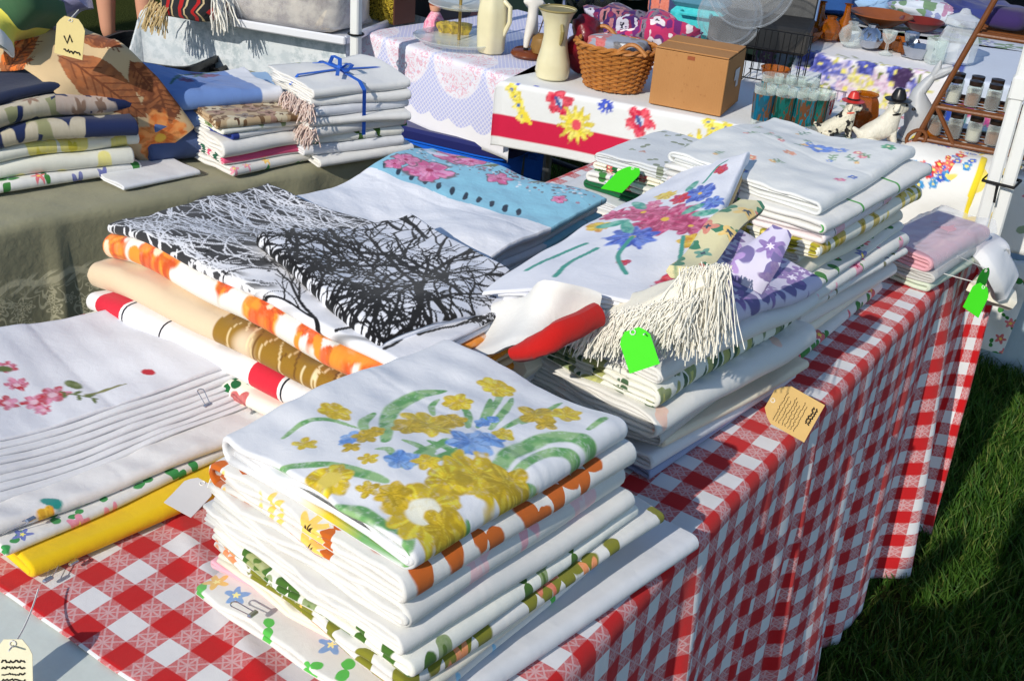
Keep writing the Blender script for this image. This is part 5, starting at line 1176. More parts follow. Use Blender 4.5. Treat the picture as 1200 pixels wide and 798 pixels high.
skin_body('body', [(0, 0, .10), (0, 0, .13), (0, 0, .165), (0, 0, .185), (0, 0, .205), (.012, .02, .055), (.014, .03, .024), (-.012, -.016, .055), (-.014, -.022, .024), (.024, .0, .16), (.04, .03, .135), (.05, .05, .15), (-.024, 0, .16), (.0, .04, .13), (.04, .055, .145)],
          [(0, 1), (1, 2), (2, 3), (3, 4), (0, 5), (5, 6), (0, 7), (7, 8), (2, 9), (9, 10), (10, 11), (2, 12), (12, 13), (13, 14)], [.018, .017, .016, .008, .015, .012, .008, .012, .008, .009, .008, .006, .009, .008, .006], white_paint, gf)
MB().lathe([(.017, .205), (.017, .215), (.010, .226), (0, .228)], seg=16).build('cap', simple('purple_glaze', S(74, 34, 110), .3), gf); MB().box((.016, .006, .208), (.018, .02, .003), bev=.001).build('cap_peak', simple('purple_glaze', S(74, 34, 110), .3), gf)
MB().tube([(.048, .052, .15), (.02, .10, .03)], .002, 5).build('club', brass, gf); MB().lathe([(.0, 0), (.03, .0), (.036, .02), (.03, .045), (.016, .055), (0, .056)], (.035, -.03, .02), 14).build('golf_bag', simple('bronze_glaze', S(140, 104, 50), .4, noise=.6, nscale=60), gf)
for sx, sy in ((.014, .03), (-.014, -.022)): MB().box((sx, sy + .006, .025), (.014, .026, .010), bev=.003).build('shoe', simple('black_glaze', S(24, 22, 22), .3), gf)
# odds and ends at the back of the lace table
def heap_thing(name, label, cat, loc, w, d, h, mat, seed, amp=.03, rz=0, group=None, e=.5):
    V, F = soft_box(w, d, h, seed, amp, 30, 16, e); o = mesh_obj(name, V, F, mat, None, None, True, {'cloth': ('FLOAT_VECTOR', np.array(V))}); o.location = loc; o.rotation_euler.z = rz
    return tag(o, label, cat, group)
bb = empty('trinket_box', tuple(at(490, 20, EZ) + (-.04, .1, 0)), 'dark open box of white china trinkets on the lace table', 'box', rz=dr)
blk = simple('black_card', S(24, 24, 30), .5)
MB().box((0, 0, .005), (.26, .16, .01)).build('base', blk, bb)
for c, d in (((0, -.08, .04), (.26, .008, .07)), ((0, .08, .04), (.26, .008, .07)), ((-.13, 0, .04), (.008, .152, .07)), ((.13, 0, .04), (.008, .152, .07))): MB().box(c, d).build('side', blk, bb)
for i in range(3): lathe_thing('china_cup', ['white china cup at the left in the dark box', 'white china cup in the middle of the dark box', 'white china cup at the right in the dark box'][i], 'cup', tuple(np.array(bb.location) + np.array((-.07 + .065 * i, .02 * (i % 2), .012))), [(.015, 0), (.02, .004), (.032, .03), (.036, .075), (.034, .075), (.028, .03), (0, .012)], white_paint)
pig = heap_thing('china_figure', 'cream round china figure with rosy trim behind the cake stand', 'figurine', tuple(at(530, 8, EZ) + (-.05, .12, 0)), .15, .13, .16, simple('cream_china', S(226, 214, 180), .25, noise=.3, nscale=18, col2=S(206, 140, 140)), 51, .01, e=.9)
dl = empty('cloth_doll', tuple(at(508, 40, EZ) + (-.02, .03, 0)), 'small rag doll in pink and white sitting by the dark box', 'doll')
MB().lathe([(0, 0), (.038, .004), (.034, .03), (.016, .06), (.01, .066)], seg=16).build('dress', simple('pink_gingham_dress', S(222, 120, 150), .8, noise=.6, nscale=90, col2=S(236, 226, 230)), dl); MB().lathe([(0, .062), (.016, .066), (.020, .082), (.014, .098), (0, .102)], seg=14).build('head', skin_m, dl); MB().lathe([(.021, .084), (.020, .094), (.012, .104), (0, .106)], seg=14).build('hair', simple('auburn_wool', S(130, 60, 30), .9), dl)
for i, (px, py) in enumerate(((521, 44), (532, 45), (543, 46))): lathe_thing('pansy_candle', ['yellow pansy trinket nearest the rag doll', 'yellow pansy trinket in the middle of its row', 'yellow pansy trinket nearest the cake stand'][i], 'trinket', tuple(at(px, py, EZ)), [(.016, 0), (.018, .02), (.026, .035), (.028, .045), (.012, .05), (0, .046)], simple('yellow_pansy', S(206, 180, 70), .5, noise=.7, nscale=60, col2=S(60, 34, 70)), 16, group='pansy trinkets', wob=vase_wob(5, .16))
# silver and glass ware behind the vase
chrome = simple('polished_silver', S(190, 196, 206), .12, metal=.95, noise=.2)
sv = [(632, 22, 'tall'), (652, 16, 'round'), (668, 14, 'tall'), (684, 18, 'round')]
for i, (px, py, kd) in enumerate(sv):
    loc = tuple(at(px, py + 14, EZ) + (-.12, .34, 0))
    prof = [(.03, 0), (.034, .006), (.01, .02), (.008, .06), (.02, .08), (.03, .11), (.028, .15), (.02, .17), (.026, .18)] if kd == 'tall' else [(.03, 0), (.05, .02), (.06, .06), (.05, .10), (.02, .12), (.012, .14), (.016, .155), (0, .16)]
    lathe_thing('silver_pot' if kd == 'round' else 'silver_goblet', ['silver goblet nearest the golfer figurine', 'round silver pot behind the waisted vase', 'silver goblet behind the wicker basket', 'round silver pot farthest right behind the basket'][i], 'silverware', loc, prof, chrome, 20, 'silverware behind the vase')

# ------------------------------------------------------------------ things on the flowered table
def on_e(px, py, back=0.0): 
    p = at(px, py, EZ); return p - en * back
# wicker basket, woven
wick = simple('wicker_cane', S(186, 122, 58), .45, noise=.45, nscale=40, col2=S(120, 66, 24)); wick2 = simple('wicker_cane_dark', S(150, 90, 40), .5, noise=.4, nscale=40)
bk = empty('wicker_basket', tuple(on_e(706, 110, .085)), 'oval brown wicker basket with handles on the flowered table', 'basket', rz=er)
bk.scale = (.80, .80, .74); nst = 26; H = .155
def br_(z): return .085 + .035 * z / H
sp = []
for r_ in range(17):
    z = .006 + (H - .012) * r_ / 16; sp.append([(1.18 * (br_(z) + .0042 * math.cos(nst / 2 * t + PI * (r_ % 2))) * math.cos(t), .92 * (br_(z) + .0042 * math.cos(nst / 2 * t + PI * (r_ % 2))) * math.sin(t), z) for t in np.linspace(0, 2 * PI, nst * 4 + 1)[:-1]])
for p in sp: MB().tube(p, .0046, 5, True).build('weaver', wick, bk)
for k in range(nst):
    t = 2 * PI * k / nst; MB().tube([(1.18 * br_(z) * math.cos(t), .92 * br_(z) * math.sin(t), z) for z in np.linspace(0, H, 4)], .0042, 5).build('stake', wick2, bk)
for q in (0, 1): MB().tube([((1.18 * (.123 + .006 * math.cos(10 * t + PI * q))) * math.cos(t), .92 * (.123 + .006 * math.cos(10 * t + PI * q)) * math.sin(t), H + .006 + .006 * math.sin(10 * t + PI * q)) for t in np.linspace(0, 2 * PI, 121)[:-1]], .007, 6, True).build('rim', wick, bk)
for s_ in (-1, 1): MB().tube([(s_ * .09 + .045 * math.cos(a) * 0 + x * .05, s_ * -.108 + 0 * a, H + .008 + .034 * math.sin(a)) for a, x in zip(np.linspace(0, PI, 12), np.linspace(-1, 1, 12))], .008, 7).build('handle', wick, bk)
MB().lathe([(0, .006), (.1, .004)], seg=26, sx=1.0, sy=.8).build('bottom', wick2, bk)
heap_thing('basket_filling', 'grey plastic and red cloth filling in the wicker basket', 'cloth', tuple(np.array(bk.location) + np.array((.0, .0, .09))), .17, .12, .05, floral('basket_rag', S(150, 156, 170), [S(190, 40, 50), S(60, 60, 70)], S(220, 220, 220), None, .07, .04, 3, .1), 61, .02, er)
# cardboard box
def kraft_board():
    g = G('corrugated_cardboard'); p = g.node('ShaderNodeTexCoord').outputs['Object']; n = g.noise(p, 9, 4); f = g.m('SINE', g.m('MULTIPLY', g.sep(p)[0], 900.0)); n2 = g.noise(p, 70, 3)
    c = g.mix(n.outputs['Fac'], S(186, 136, 86), S(170, 120, 72)); c = g.mix(g.m('MULTIPLY', g.step(.66, .72, n2.outputs['Fac']), .35), c, S(140, 84, 50)); return g.out(c, .8, g.bump(g.m('ADD', f, n.outputs['Fac']), .15, .001), Specular_IOR_Level=.2)
kb = kraft_board(); q0, q1 = on_e(759, 122, .01), on_e(843, 138, .01); bw = float(np.linalg.norm(q1 - q0)); bc = (q0 + q1) / 2; brz = math.atan2(*(q1 - q0)[1::-1]); bd, bh = .18, .150
cb = empty('cardboard_box', tuple(bc + np.array((-math.sin(brz), math.cos(brz), 0)) * bd / 2), 'plain brown cardboard box standing on the flowered cloth', 'box', rz=brz)
cb.rotation_euler.x = 0
for nm, c, d in (('front_panel', (0, -bd / 2, bh / 2), (bw, .005, bh)), ('back_panel', (0, bd / 2, bh / 2), (bw, .005, bh)), ('side_panel', (-bw / 2 + .0025, 0, bh / 2), (.005, bd - .005, bh - .002)), ('side_panel', (bw / 2 - .0025, 0, bh / 2), (.005, bd - .005, bh - .002)), ('bottom', (0, 0, .003), (bw - .01, bd - .005, .005))): MB().box(c, d, bev=.0015).build(nm, kb, cb)
MB().box((0, -bd / 4 - .001, bh + .003), (bw - .002, bd / 2 - .004, .004), bev=.001).build('top_flap', kb, cb); MB().box((0, bd / 4 + .001, bh + .0035), (bw - .002, bd / 2 - .004, .004), bev=.001).build('top_flap', kb, cb)
MB().box((bw / 2 + .002, .02, bh * .62), (.001, .045, .03)).build('paper_label', tagwhite, cb); MB().box((bw / 2 + .002, .03, bh * .46), (.001, .022, .022)).build('sticker', tagwhite, cb); MB().box((0, -bd / 2 - .0032, bh * .93), (.02, .0006, .010)).build('stain', simple('brown_stain', S(150, 80, 46), .8), cb)
# printed tumblers
def tumbler(label, loc, body, r=.029, h=.105, grp='printed drinking glasses'):
    t = empty('drinking_glass', loc, label, 'glass', grp)
    MB().lathe([(r * .86, 0), (r * .88, .012), (r, h), (r * .95, h), (r * .82, .016), (0, .014)], seg=20).build('glass_wall', clear, t)
    MB().lathe([(r * .893, .018), (r * .99 + .0006, h * .82)], seg=20).build('printed_band', body, t)
    return t
teal = floral('teal_glass_print', S(30, 120, 136), [S(150, 92, 56), S(20, 90, 110), S(60, 160, 150)], S(120, 60, 40), S(16, 96, 90), .03, .018, 4, .0)
def teal_glass(nm, c1, c2, c3):
    g = G(nm); p = g.node('ShaderNodeTexCoord').outputs['Object']; n = g.noise(g.vm('MULTIPLY', p, (1, 1, .25)).outputs[0], 70, 2); c = g.ramp(n.outputs['Fac'], [(0, c1), (.45, c2), (.58, c3), (.66, c1)]); return g.out(c, .2, None)
tg = [teal_glass('teal_print_a', S(18, 100, 130), S(30, 84, 104), S(110, 74, 50)), teal_glass('teal_print_b', S(14, 84, 84), S(100, 66, 44), S(24, 110, 128)), teal_glass('teal_print_c', S(16, 70, 62), S(20, 92, 86), S(96, 62, 42))]
gnames = ['teal printed tumbler next to the cardboard box', 'teal printed tumbler second from the cardboard box', 'brown and teal tumbler in the middle of the glass row', 'dark teal tumbler fourth in the glass row', 'green teal tumbler near the spotted dog', 'teal tumbler beside the spotted dog']
for i in range(6): tumbler(gnames[i], tuple(on_e(888 + 12.2 * i, 149 + 1.6 * i, .02 + .02 * (i % 2))), tg[i % 3])
for i in range(4): tumbler(['teal tumbler behind, next to the cardboard box', 'teal tumbler in the back row, second', 'dark tumbler in the back row, third', 'tumbler at the far end of the back row'][i], tuple(on_e(893 + 14 * i, 138 + 1.8 * i, .06)), tg[(i + 1) % 3])
tumbler('small clear glass with red print behind the spotted dog', tuple(on_e(958, 150, .04)), teal_glass('red_glass_print', S(200, 206, 210), S(196, 30, 30), S(220, 224, 226)), .026, .09)
# dog figurines
dogw = simple('rough_white_plaster', S(226, 222, 206), .75, noise=.25, nscale=60, bump=1.0, col2=S(190, 184, 160)); 
def spotted(nm):
    g = G(nm); p = g.node('ShaderNodeTexCoord').outputs['Object']; n = g.noise(p, 26, 2); n2 = g.noise(p, 90, 3); c = g.mix(g.step(.55, .58, n.outputs['Fac']), S(224, 218, 196), S(22, 20, 20)); return g.out(c, .7, g.bump(n2.outputs['Fac'], 1.0, .006))
def dog(label, loc, rz, mat, hat, sc=1.0, band=None, collar=None):
    t = empty('dog_figurine', loc, label, 'figurine', 'dog figurines with hats', rz); fs = sc; sc = 1.0; t.scale = (fs, fs, fs)
    V = [(0, 0, .035), (.035, 0, .05), (.06, 0, .075), (.068, 0, .105), (.075, 0, .128), (.095, 0, .124), (.112, 0, .117), (.075, .018, .03), (.085, .018, .008), (.075, -.018, .03), (.085, -.018, .008), (-.01, .026, .02), (.025, .03, .008), (-.01, -.026, .02), (.025, -.03, .008), (-.03, 0, .03), (-.055, 0, .05), (.064, .026, .135), (.058, .03, .112), (.064, -.026, .135), (.058, -.03, .112)]
    E = [(0, 1), (1, 2), (2, 3), (3, 4), (4, 5), (5, 6), (2, 7), (7, 8), (2, 9), (9, 10), (0, 11), (11, 12), (0, 13), (13, 14), (0, 15), (15, 16), (4, 17), (17, 18), (4, 19), (19, 20)]
    R = [.034, .034, .030, .022, .027, .018, .011, .012, .011, .012, .010, .019, .011, .019, .011, .012, .006, .008, .009, .008, .009]
    V = [(x * sc, y * sc, z * sc) for x, y, z in V]; skin_body('body', V, E, [r * sc for r in R], mat, t)
    bl = simple('black_glaze', S(24, 22, 22), .3)
    for s_ in (-1, 1): MB().lathe([(0, -.0045), (.0035, -.003), (.0045, 0), (.0035, .003), (0, .0045)], (.098 * sc, s_ * .014 * sc, .133 * sc), 10).build('eye', bl, t)
    MB().lathe([(0, -.006), (.006, -.003), (.007, 0), (.005, .004), (0, .006)], (.128 * sc, 0, .119 * sc), 10).build('nose', bl, t)
    MB().lathe([(0, .150), (.040, .149), (.043, .152), (.024, .156), (.022, .168), (.014, .185), (0, .190)], (.072 * sc - .0, 0, -.005), 20).build('hat', hat, t)
    if band: MB().lathe([(.0242, .152), (.0235, .162)], (.072 * sc, 0, -.004), 20).build('hat_band', band, t)
    if collar: MB().tube([(.066 * sc + .023 * math.cos(a), .023 * math.sin(a), .104 * sc + .004 * math.cos(a)) for a in np.linspace(0, 2 * PI, 18)[:-1]], .004, 6, True).build('collar', collar, t)
    return t
redhat = simple('red_glaze', S(200, 50, 40), .35); blackgl = simple('black_glaze', S(24, 22, 22), .3)
dog('spotted dog figurine wearing a red hat beside the tumblers', tuple(on_e(968, 160, .0)), er + .25, spotted('spotted_plaster'), redhat, .68, blackgl, simple('coral_glaze', S(222, 110, 90), .4))
dog('white dog figurine wearing a black hat and collar', tuple(on_e(1015, 168, .0)), er + .45, dogw, blackgl, .80, None, blackgl)
# amber jar, frosted glass fish
amber = glass('amber_glass', (.75, .36, .06), .05, .75); 
def amber_m():
    g = G('amber_ware'); g.out(S(190, 106, 20), .08, None, Transmission_Weight=.6, IOR=1.45); return g.mat
AMB = amber_m()
lathe_thing('amber_jar', 'amber glass jar between the two dogs', 'jar', tuple(on_e(1003, 158, .06)), [(.034, 0), (.04, .01), (.042, .05), (.036, .08), (.03, .09), (.034, .096), (.03, .09), (.036, .05), (.03, .01), (0, .008)], AMB, 8)
fz = G('frosted_glass'); fz.out(S(206, 210, 214), .45, None, Transmission_Weight=.35, Subsurface_Weight=.0)
ff = empty('glass_fish', tuple(on_e(1066, 166, .03)), 'frosted glass leaping fish ornament beside the white dog', 'ornament', rz=er + .1); ff.scale = (.8, .8, .8)
pts = [(.0, 0, .0), (.012, 0, .03), (.01, 0, .07), (-.004, 0, .10), (-.008, 0, .135), (.012, 0, .17), (.03, 0, .20)]
MB().tube([np.array(p) * 1.15 for p in pts], np.array([.045, .042, .046, .036, .020, .014, .004]) * 1.1, 14).build('body', fz.mat, ff)
MB().tube([(.022, 0, .205), (.045, 0, .222), (.07, 0, .238), (.095, 0, .236)], [.012, .016, .012, .003], 10).build('tail_fin', fz.mat, ff); MB().tube([(.022, 0, .205), (.03, 0, .235), (.034, 0, .262)], [.012, .012, .003], 10).build('tail_fin', fz.mat, ff)
V = [(.035, -.006, .04), (.075, 0, .075), (.09, 0, .06), (.085, 0, .035), (.04, .006, .02), (.035, .010, .04), (.07, .004, .05)]; MB().add(V, [(0, 1, 6, 5), (1, 2, 6), (2, 3, 6), (3, 4, 5, 6), (0, 4, 3, 2, 1), (0, 5, 4)]).build('side_fin', fz.mat, ff)
MB().lathe([(.055, 0), (.058, .006), (.045, .012), (0, .014)], seg=20).build('foot', fz.mat, ff)
# cane étagère with spice jars
cane = simple('brown_cane', S(112, 64, 28), .45, noise=.4, nscale=70, bump=.3)
et = empty('cane_shelf', tuple(on_e(1140, 186, .06)), 'leaning brown cane display shelf standing on the flowered table', 'shelf', rz=er - .02)
EW, ED, EH = .30, .16, .62
legs = [(-EW / 2, -ED / 2), (EW / 2, -ED / 2), (-EW / 2, ED / 2), (EW / 2, ED / 2)]
def etp(x, y, z): return (x + .28 * z, y + .05 * z, z)
for x, y in legs: MB().tube([etp(x, y, z) for z in np.linspace(0.008, EH, 8)], .0065, 8).build('post', cane, et)
for z in (.03, .115, .30, .46):
    for a, b in ((0, 1), (2, 3), (0, 2), (1, 3)): MB().tube([etp(*legs[a], z), etp(*legs[b], z)], .0055, 8).build('rail', cane, et)
    for k in range(5): y = -ED / 2 + ED * (k + .5) / 5; MB().tube([etp(-EW / 2, y, z + .003), etp(EW / 2, y, z + .003)], .003, 6).build('shelf_slat', cane, et)
for x, y in legs[:2]: MB().tube([etp(x + .022 * math.cos(a), y - .004, .03 + .022 * math.sin(a)) for a in np.linspace(0, 2 * PI, 14)[:-1]], .005, 6, True).build('ring', cane, et)
for s_ in (-1, 1): MB().tube([etp(s_ * EW / 2, -ED / 2, .12), etp(s_ * EW / 2 * .4, -ED / 2, .03)], .006, 6).build('brace', cane, et)
MB().box(etp(0, 0, .475), (.18, .10, .012), bev=.003).build('tray', simple('green_lacquer', S(16, 70, 50), .3), et)
_er = np.array([[math.cos(er - .02), -math.sin(er - .02)], [math.sin(er - .02), math.cos(er - .02)]])
def et_at(x, y, z): p = np.array(etp(x, y, z)); xy = _er @ p[:2]; return (et.location[0] + xy[0], et.location[1] + xy[1], et.location[2] + z)
lidm = simple('dark_jar_lid', S(40, 28, 22), .3); spice = [simple('spice_brown', S(120, 76, 40), .8), simple('spice_pale', S(190, 184, 170), .8), simple('spice_dark', S(60, 40, 30), .8)]
def jar(label, loc, fill, r=.018, h=.062):
    t = empty('spice_jar', loc, label, 'jar', 'spice jars on the cane shelf'); MB().lathe([(r * .9, 0), (r, .004), (r, h * .7), (r * .75, h * .8), (r * .75, h * .84)], seg=14).build('glass_wall', clear, t); MB().lathe([(0, .003), (r * .88, .003), (r * .88, h * .45), (0, h * .46)], seg=12).build('filling', fill, t); MB().lathe([(r * .9, h * .82), (r * .92, h), (0, h + .003)], seg=14).build('lid', lidm, t)
wd = ['first', 'second', 'third', 'fourth', 'fifth', 'sixth']
for lv, z in ((0, .038), (1, .123)):
    for i in range(6):
        for rw in (0, 1):
            jar(f"{wd[i]} spice jar from the left, {'front' if rw == 0 else 'back'} row, {'bottom' if lv == 0 else 'second'} cane shelf", et_at(-.118 + .047 * i, -.04 + .06 * rw, z), spice[(i * 2 + rw + lv) % 3])
lathe_thing('spice_jug', 'small amber bottle at the foot of the cane shelf', 'bottle', tuple(on_e(1084, 172, -.0)), [(.024, 0), (.028, .01), (.026, .04), (.012, .055), (.010, .07), (.014, .072), (.0, .072)], AMB, 16)
lathe_thing('china_cabbage_jar', 'yellow green cabbage shaped jar on the third cane shelf', 'jar', et_at(.02, 0, .312), [(.02, 0), (.034, .01), (.038, .05), (.03, .085), (.012, .10), (0, .102)], simple('cabbage_glaze', S(196, 200, 110), .35, noise=.7, nscale=30, col2=S(110, 150, 70)), 18, wob=vase_wob(7, .06))
heap_thing('purple_cloth', 'dark purple crumpled cloth on the third cane shelf', 'cloth', et_at(-.09, 0, .312), .09, .11, .05, plain('deep_purple_cotton', S(54, 40, 92)), 71, .03); heap_thing('purple_cloth', 'dark purple cloth right of the cabbage jar', 'cloth', et_at(.105, 0, .312), .07, .10, .05, plain('deep_purple_cotton', S(54, 40, 92)), 72, .03)
# flowered cloth hanging at the right end of the flowered table
def rosy(p, A):
    rng = random.Random(4); L = p.v.max()
    p.put((np.abs(p.u) > .085) * 1.0 * (vnoise(p.u * 10, p.v * 14, 3) > .35), S(240, 214, 50))
    for c in ((.0, L * .50), (.04, L * .42), (-.05, L * .56)):
        for k in range(16): p.flower((c[0] + rng.gauss(0, .022), c[1] + rng.gauss(0, .02)), rng.uniform(.006, .015), 5, k, rng.choice((S(222, 60, 60), S(60, 100, 200), S(240, 120, 110), S(70, 150, 210))), None, S(250, 230, 120), .3, .3)
    for k in range(30): p.flower((rng.uniform(-.1, .1), rng.uniform(0, L * .3)), rng.uniform(.008, .016), 5, k, rng.choice((S(222, 70, 80), S(240, 140, 130), S(70, 110, 200))), None, S(250, 230, 120), .3, .3)
h0 = on_e(1108, 188, .0)
strip_cloth('folded_tablecloth', 'white cloth with red and blue flower sprays hanging below the cane shelf', [h0 + (-.02, .16, .012), h0 + (-.01, .03, .014), h0 + (.0, -.04, -.008), h0 + (.0, -.06, -.08), h0 + (.005, -.07, -.22)], [.20, .20, .20, .195, .19], PR, .012, sideways=(1, .12, 0), paint=rosy, base=S(230, 230, 226), nw=60, sub=24, seed=30)
h0 = on_e(1150, 196, .0)
strip_cloth('folded_tablecloth', 'white cloth with yellow patches hanging beside the tent pole', [h0 + (.02, .06, .010), h0 + (.01, -.04, -.006), h0 + (.0, -.06, -.08), h0 + (.005, -.065, -.15)], [.13, .13, .13, .12], floral('yellow_patch_white', S(228, 228, 222), [S(240, 214, 60), S(236, 200, 40)], S(240, 220, 90), None, .1, .06, 3, .1), .010, sideways=(1, .12, 0), seed=31)
# behind the box: plastic party trays, wire rack, case, scarves
tray_pl = glass('clear_tray_plastic', (.86, .88, .9), .08, .12)
for i, (px, py, r_) in enumerate(((855, 60, .135), (835, 58, .10))):
    t = empty('plastic_dome', tuple(on_e(px, py + 30, .14) + (-.05, .10, .0)), ['large clear plastic dome tray leaning behind the cardboard box', 'smaller clear plastic dome tray behind the cardboard box'][i], 'tray')
    o = MB().lathe([(r_, 0), (r_ * .98, .006), (r_ * .86, .010), (r_ * .82, .03), (r_ * .5, .05), (0, .055)], seg=40).build('dome', tray_pl, t); o.rotation_euler = (math.radians(72), 0, .3); o.location = (0, 0, r_ + .03 + .07 * (1 - i))
    o = MB().tube([(r_ * math.cos(a), r_ * math.sin(a), 0) for a in np.linspace(0, 2 * PI, 41)[:-1]], .004, 6, True).build('rim', tray_pl, t); o.rotation_euler = (math.radians(72), 0, .3); o.location = (0, 0, r_ + .03 + .07 * (1 - i))
wire = simple('black_wire', S(30, 30, 32), .35, metal=.6)
wr_ = empty('wire_rack', tuple(on_e(888, 112, .2)), 'black wire dish rack behind the tumblers', 'rack', rz=er); wr_.scale = (.55, .6, .55)
for k in range(9): MB().tube([(-.14 + .035 * k, -.10, .02), (-.14 + .035 * k, -.11, .19)], .0022, 5).build('wire', wire, wr_); MB().tube([(-.14 + .035 * k, .10, .02), (-.14 + .035 * k, .12, .24)], .0022, 5).build('wire', wire, wr_)
for a, z in ((-.11, .19), (.12, .24), (-.10, .02), (.10, .02)): MB().tube([(-.16, a, z), (.16, a, z)], .0035, 6).build('rail', wire, wr_)
for s_ in (-1, 1): MB().tube([(s_ * .15, -.11, .19), (s_ * .15, -.10, .004), (s_ * .15, .10, .004), (s_ * .15, .12, .24)], .0035, 6).build('end_frame', wire, wr_)
lathe_thing('amber_bowl', 'small orange glass bowl in the wire rack', 'bowl', tuple(on_e(893, 112, .15)), [(.02, 0), (.03, .006), (.045, .05), (.042, .05), (.028, .01), (0, .008)], AMB, 18)
# dark suitcase with silver trim, open lid
sc_ = empty('suitcase', tuple(on_e(855, 80, .42)), 'open dark grey suitcase with metal edging behind the plastic trays', 'suitcase', rz=er + .1); sc_.scale = (.72, .72, .72)
dkleather = simple('dark_grey_vinyl', S(52, 50, 48), .5, noise=.3, nscale=30, bump=.2)
MB().box((0, 0, .06), (.46, .32, .12), bev=.012).build('case', dkleather, sc_); o = MB().box((0, 0, .17), (.46, .05, .34), bev=.012).build('lid', dkleather, sc_); o.location = (0, .17, .10); o.rotation_euler = (-.35, 0, 0)
MB().tube([(-.23, -.028, .0), (-.23, -.028, .34), (.23, -.028, .34), (.23, -.028, 0)], .006, 8).build('metal_trim', chrome, o)
tq = empty('vanity_case', tuple(on_e(782, 66, .36)), 'turquoise sparkling vanity case behind the cardboard box', 'case', rz=er)
tqm = simple('turquoise_vinyl', S(60, 190, 196), .3, noise=.4, nscale=90, col2=S(110, 220, 220)); MB().box((0, 0, .05), (.19, .12, .10), bev=.02).build('case', tqm, tq); MB().box((0, 0, .116), (.19, .12, .03), bev=.014).build('lid', simple('blue_grey_vinyl', S(80, 130, 150), .3), tq); MB().tube([(-.05, -.062, .09), (-.05, -.085, .085), (.05, -.085, .085), (.05, -.062, .09)], .006, 6).build('handle', tqm, tq)
heap_thing('satin_scarves', 'magenta and purple patterned scarves heaped behind the basket', 'scarves', tuple(on_e(748, 78, .20)), .24, .16, .13, floral('magenta_scarf', S(190, 50, 100), [S(232, 220, 226), S(70, 40, 90), S(226, 90, 130)], S(40, 40, 60), S(110, 40, 110), .05, .03, 3, .0), 81, .09, er, None, .85)
heap_thing('satin_scarves', 'purple and navy scarves behind the vase and basket', 'scarves', tuple(on_e(705, 72, .22)), .26, .18, .12, floral('purple_scarf', S(64, 34, 96), [S(180, 180, 200), S(150, 40, 70), S(30, 40, 90)], S(30, 30, 50), S(120, 40, 80), .045, .025, 3, .0), 82, .09, er, None, .85)
heap_thing('red_shawl', 'glossy dark red shawl hanging between vase and basket', 'shawl', tuple(on_e(668, 94, .09)), .09, .12, .17, simple('dark_red_satin', S(120, 16, 34), .3, noise=.7, nscale=26, col2=S(50, 6, 16), bump=.6), 83, .09, er, None, .8)
heap_thing('picture_books', 'yellow and red printed cartons behind the scarves', 'cartons', tuple(on_e(742, 46, .50)), .20, .12, .12, floral('carton_print', S(60, 70, 110), [S(240, 200, 40), S(220, 90, 50), S(230, 220, 200)], S(200, 60, 50), None, .08, .05, 4, .0), 84, .02, er, e=.2)
heap_thing('flat_carton', 'pale printed carton with pink roses at the top of the picture', 'carton', tuple(on_e(768, 30, .62)), .30, .16, .10, floral('carton_rose', S(206, 220, 214), [S(232, 120, 140)], S(240, 160, 170), None, .09, .04, 5, .1), 85, .005, er, e=.15)
heap_thing('storage_case', 'dark grey case with white edge behind the turquoise vanity case', 'case', tuple(on_e(815, 44, .55)), .30, .18, .16, simple('charcoal_plastic', S(64, 66, 70), .5, noise=.2), 86, .004, er, e=.12)
heap_thing('paper_carton', 'cream carton with orange print in front of the dark case', 'carton', tuple(on_e(812, 58, .38)), .18, .10, .08, simple('orange_cream_card', S(222, 206, 180), .6, noise=.8, nscale=9, col2=S(214, 110, 60)), 87, .004, er, e=.12)

# ------------------------------------------------------------------ tent poles
pole_m = simple('white_painted_steel', S(226, 228, 226), .4, noise=.12, nscale=12); strap = simple('black_strap', S(20, 20, 20), .6)
def tent_pole(label, p, group='white canopy poles', h=2.15):
    t = empty('tent_pole', (p[0], p[1], 0), label, 'pole', group)
    MB().box((0, 0, h / 2 + .01), (.028, .028, h - .02), rz=.2, bev=.004).build('post', pole_m, t); MB().box((0, 0, .004), (.10, .10, .008), rz=.2, bev=.002).build('foot_plate', pole_m, t)
    MB().box((0, 0, 1.02), (.034, .034, .05), rz=.2, bev=.004).build('sleeve', pole_m, t); MB().tube([(.016, -.008, 1.02), (.028, -.012, 1.02)], .006, 8).build('push_button', strap, t)
    return t
pa = on_plane(1155, 245, (0, 2.58, 0), (0, 1, 0)); pb = on_plane(1171.5, 250, (0, 2.60, 0), (0, 1, 0)); pc = on_plane(417, 50, (0, 2.55, 0), (0, 1, 0))
tent_pole('white tent pole at the far right corner, nearer the checked table', pa); tent_pole('white tent pole strapped beside the other at the right edge', pb); tent_pole('white tent pole at the left between the mottled and lace tables', pc)
tie = empty('strap', (float((pa[0] + pb[0]) / 2), float((pa[1] + pb[1]) / 2), float(on_plane(1158, 210, (0, 2.58, 0), (0, 1, 0))[2])), 'black strap tying the two right tent poles together', 'strap')
wx = abs(pb[0] - pa[0]) / 2 + .020; MB().tube([(-wx, -.03, 0), (wx, -.03, .0), (wx, .035, 0), (-wx, .035, 0)], .0035, 6, True).build('loop', strap, tie); MB().tube([(.0, -.032, 0), (.004, -.036, -.04)], .003, 5).build('tail', strap, tie)
tie2 = empty('strap', (float(pc[0]), float(pc[1]), float(on_plane(417, 40, (0, 2.55, 0), (0, 1, 0))[2])), 'thin black strap round the left tent pole', 'strap'); MB().tube([(.019 * math.cos(a) * 1.2, .019 * math.sin(a) * 1.2, 0) for a in np.linspace(0, 2 * PI, 12)[:-1]], .003, 5, True).build('loop', strap, tie2)

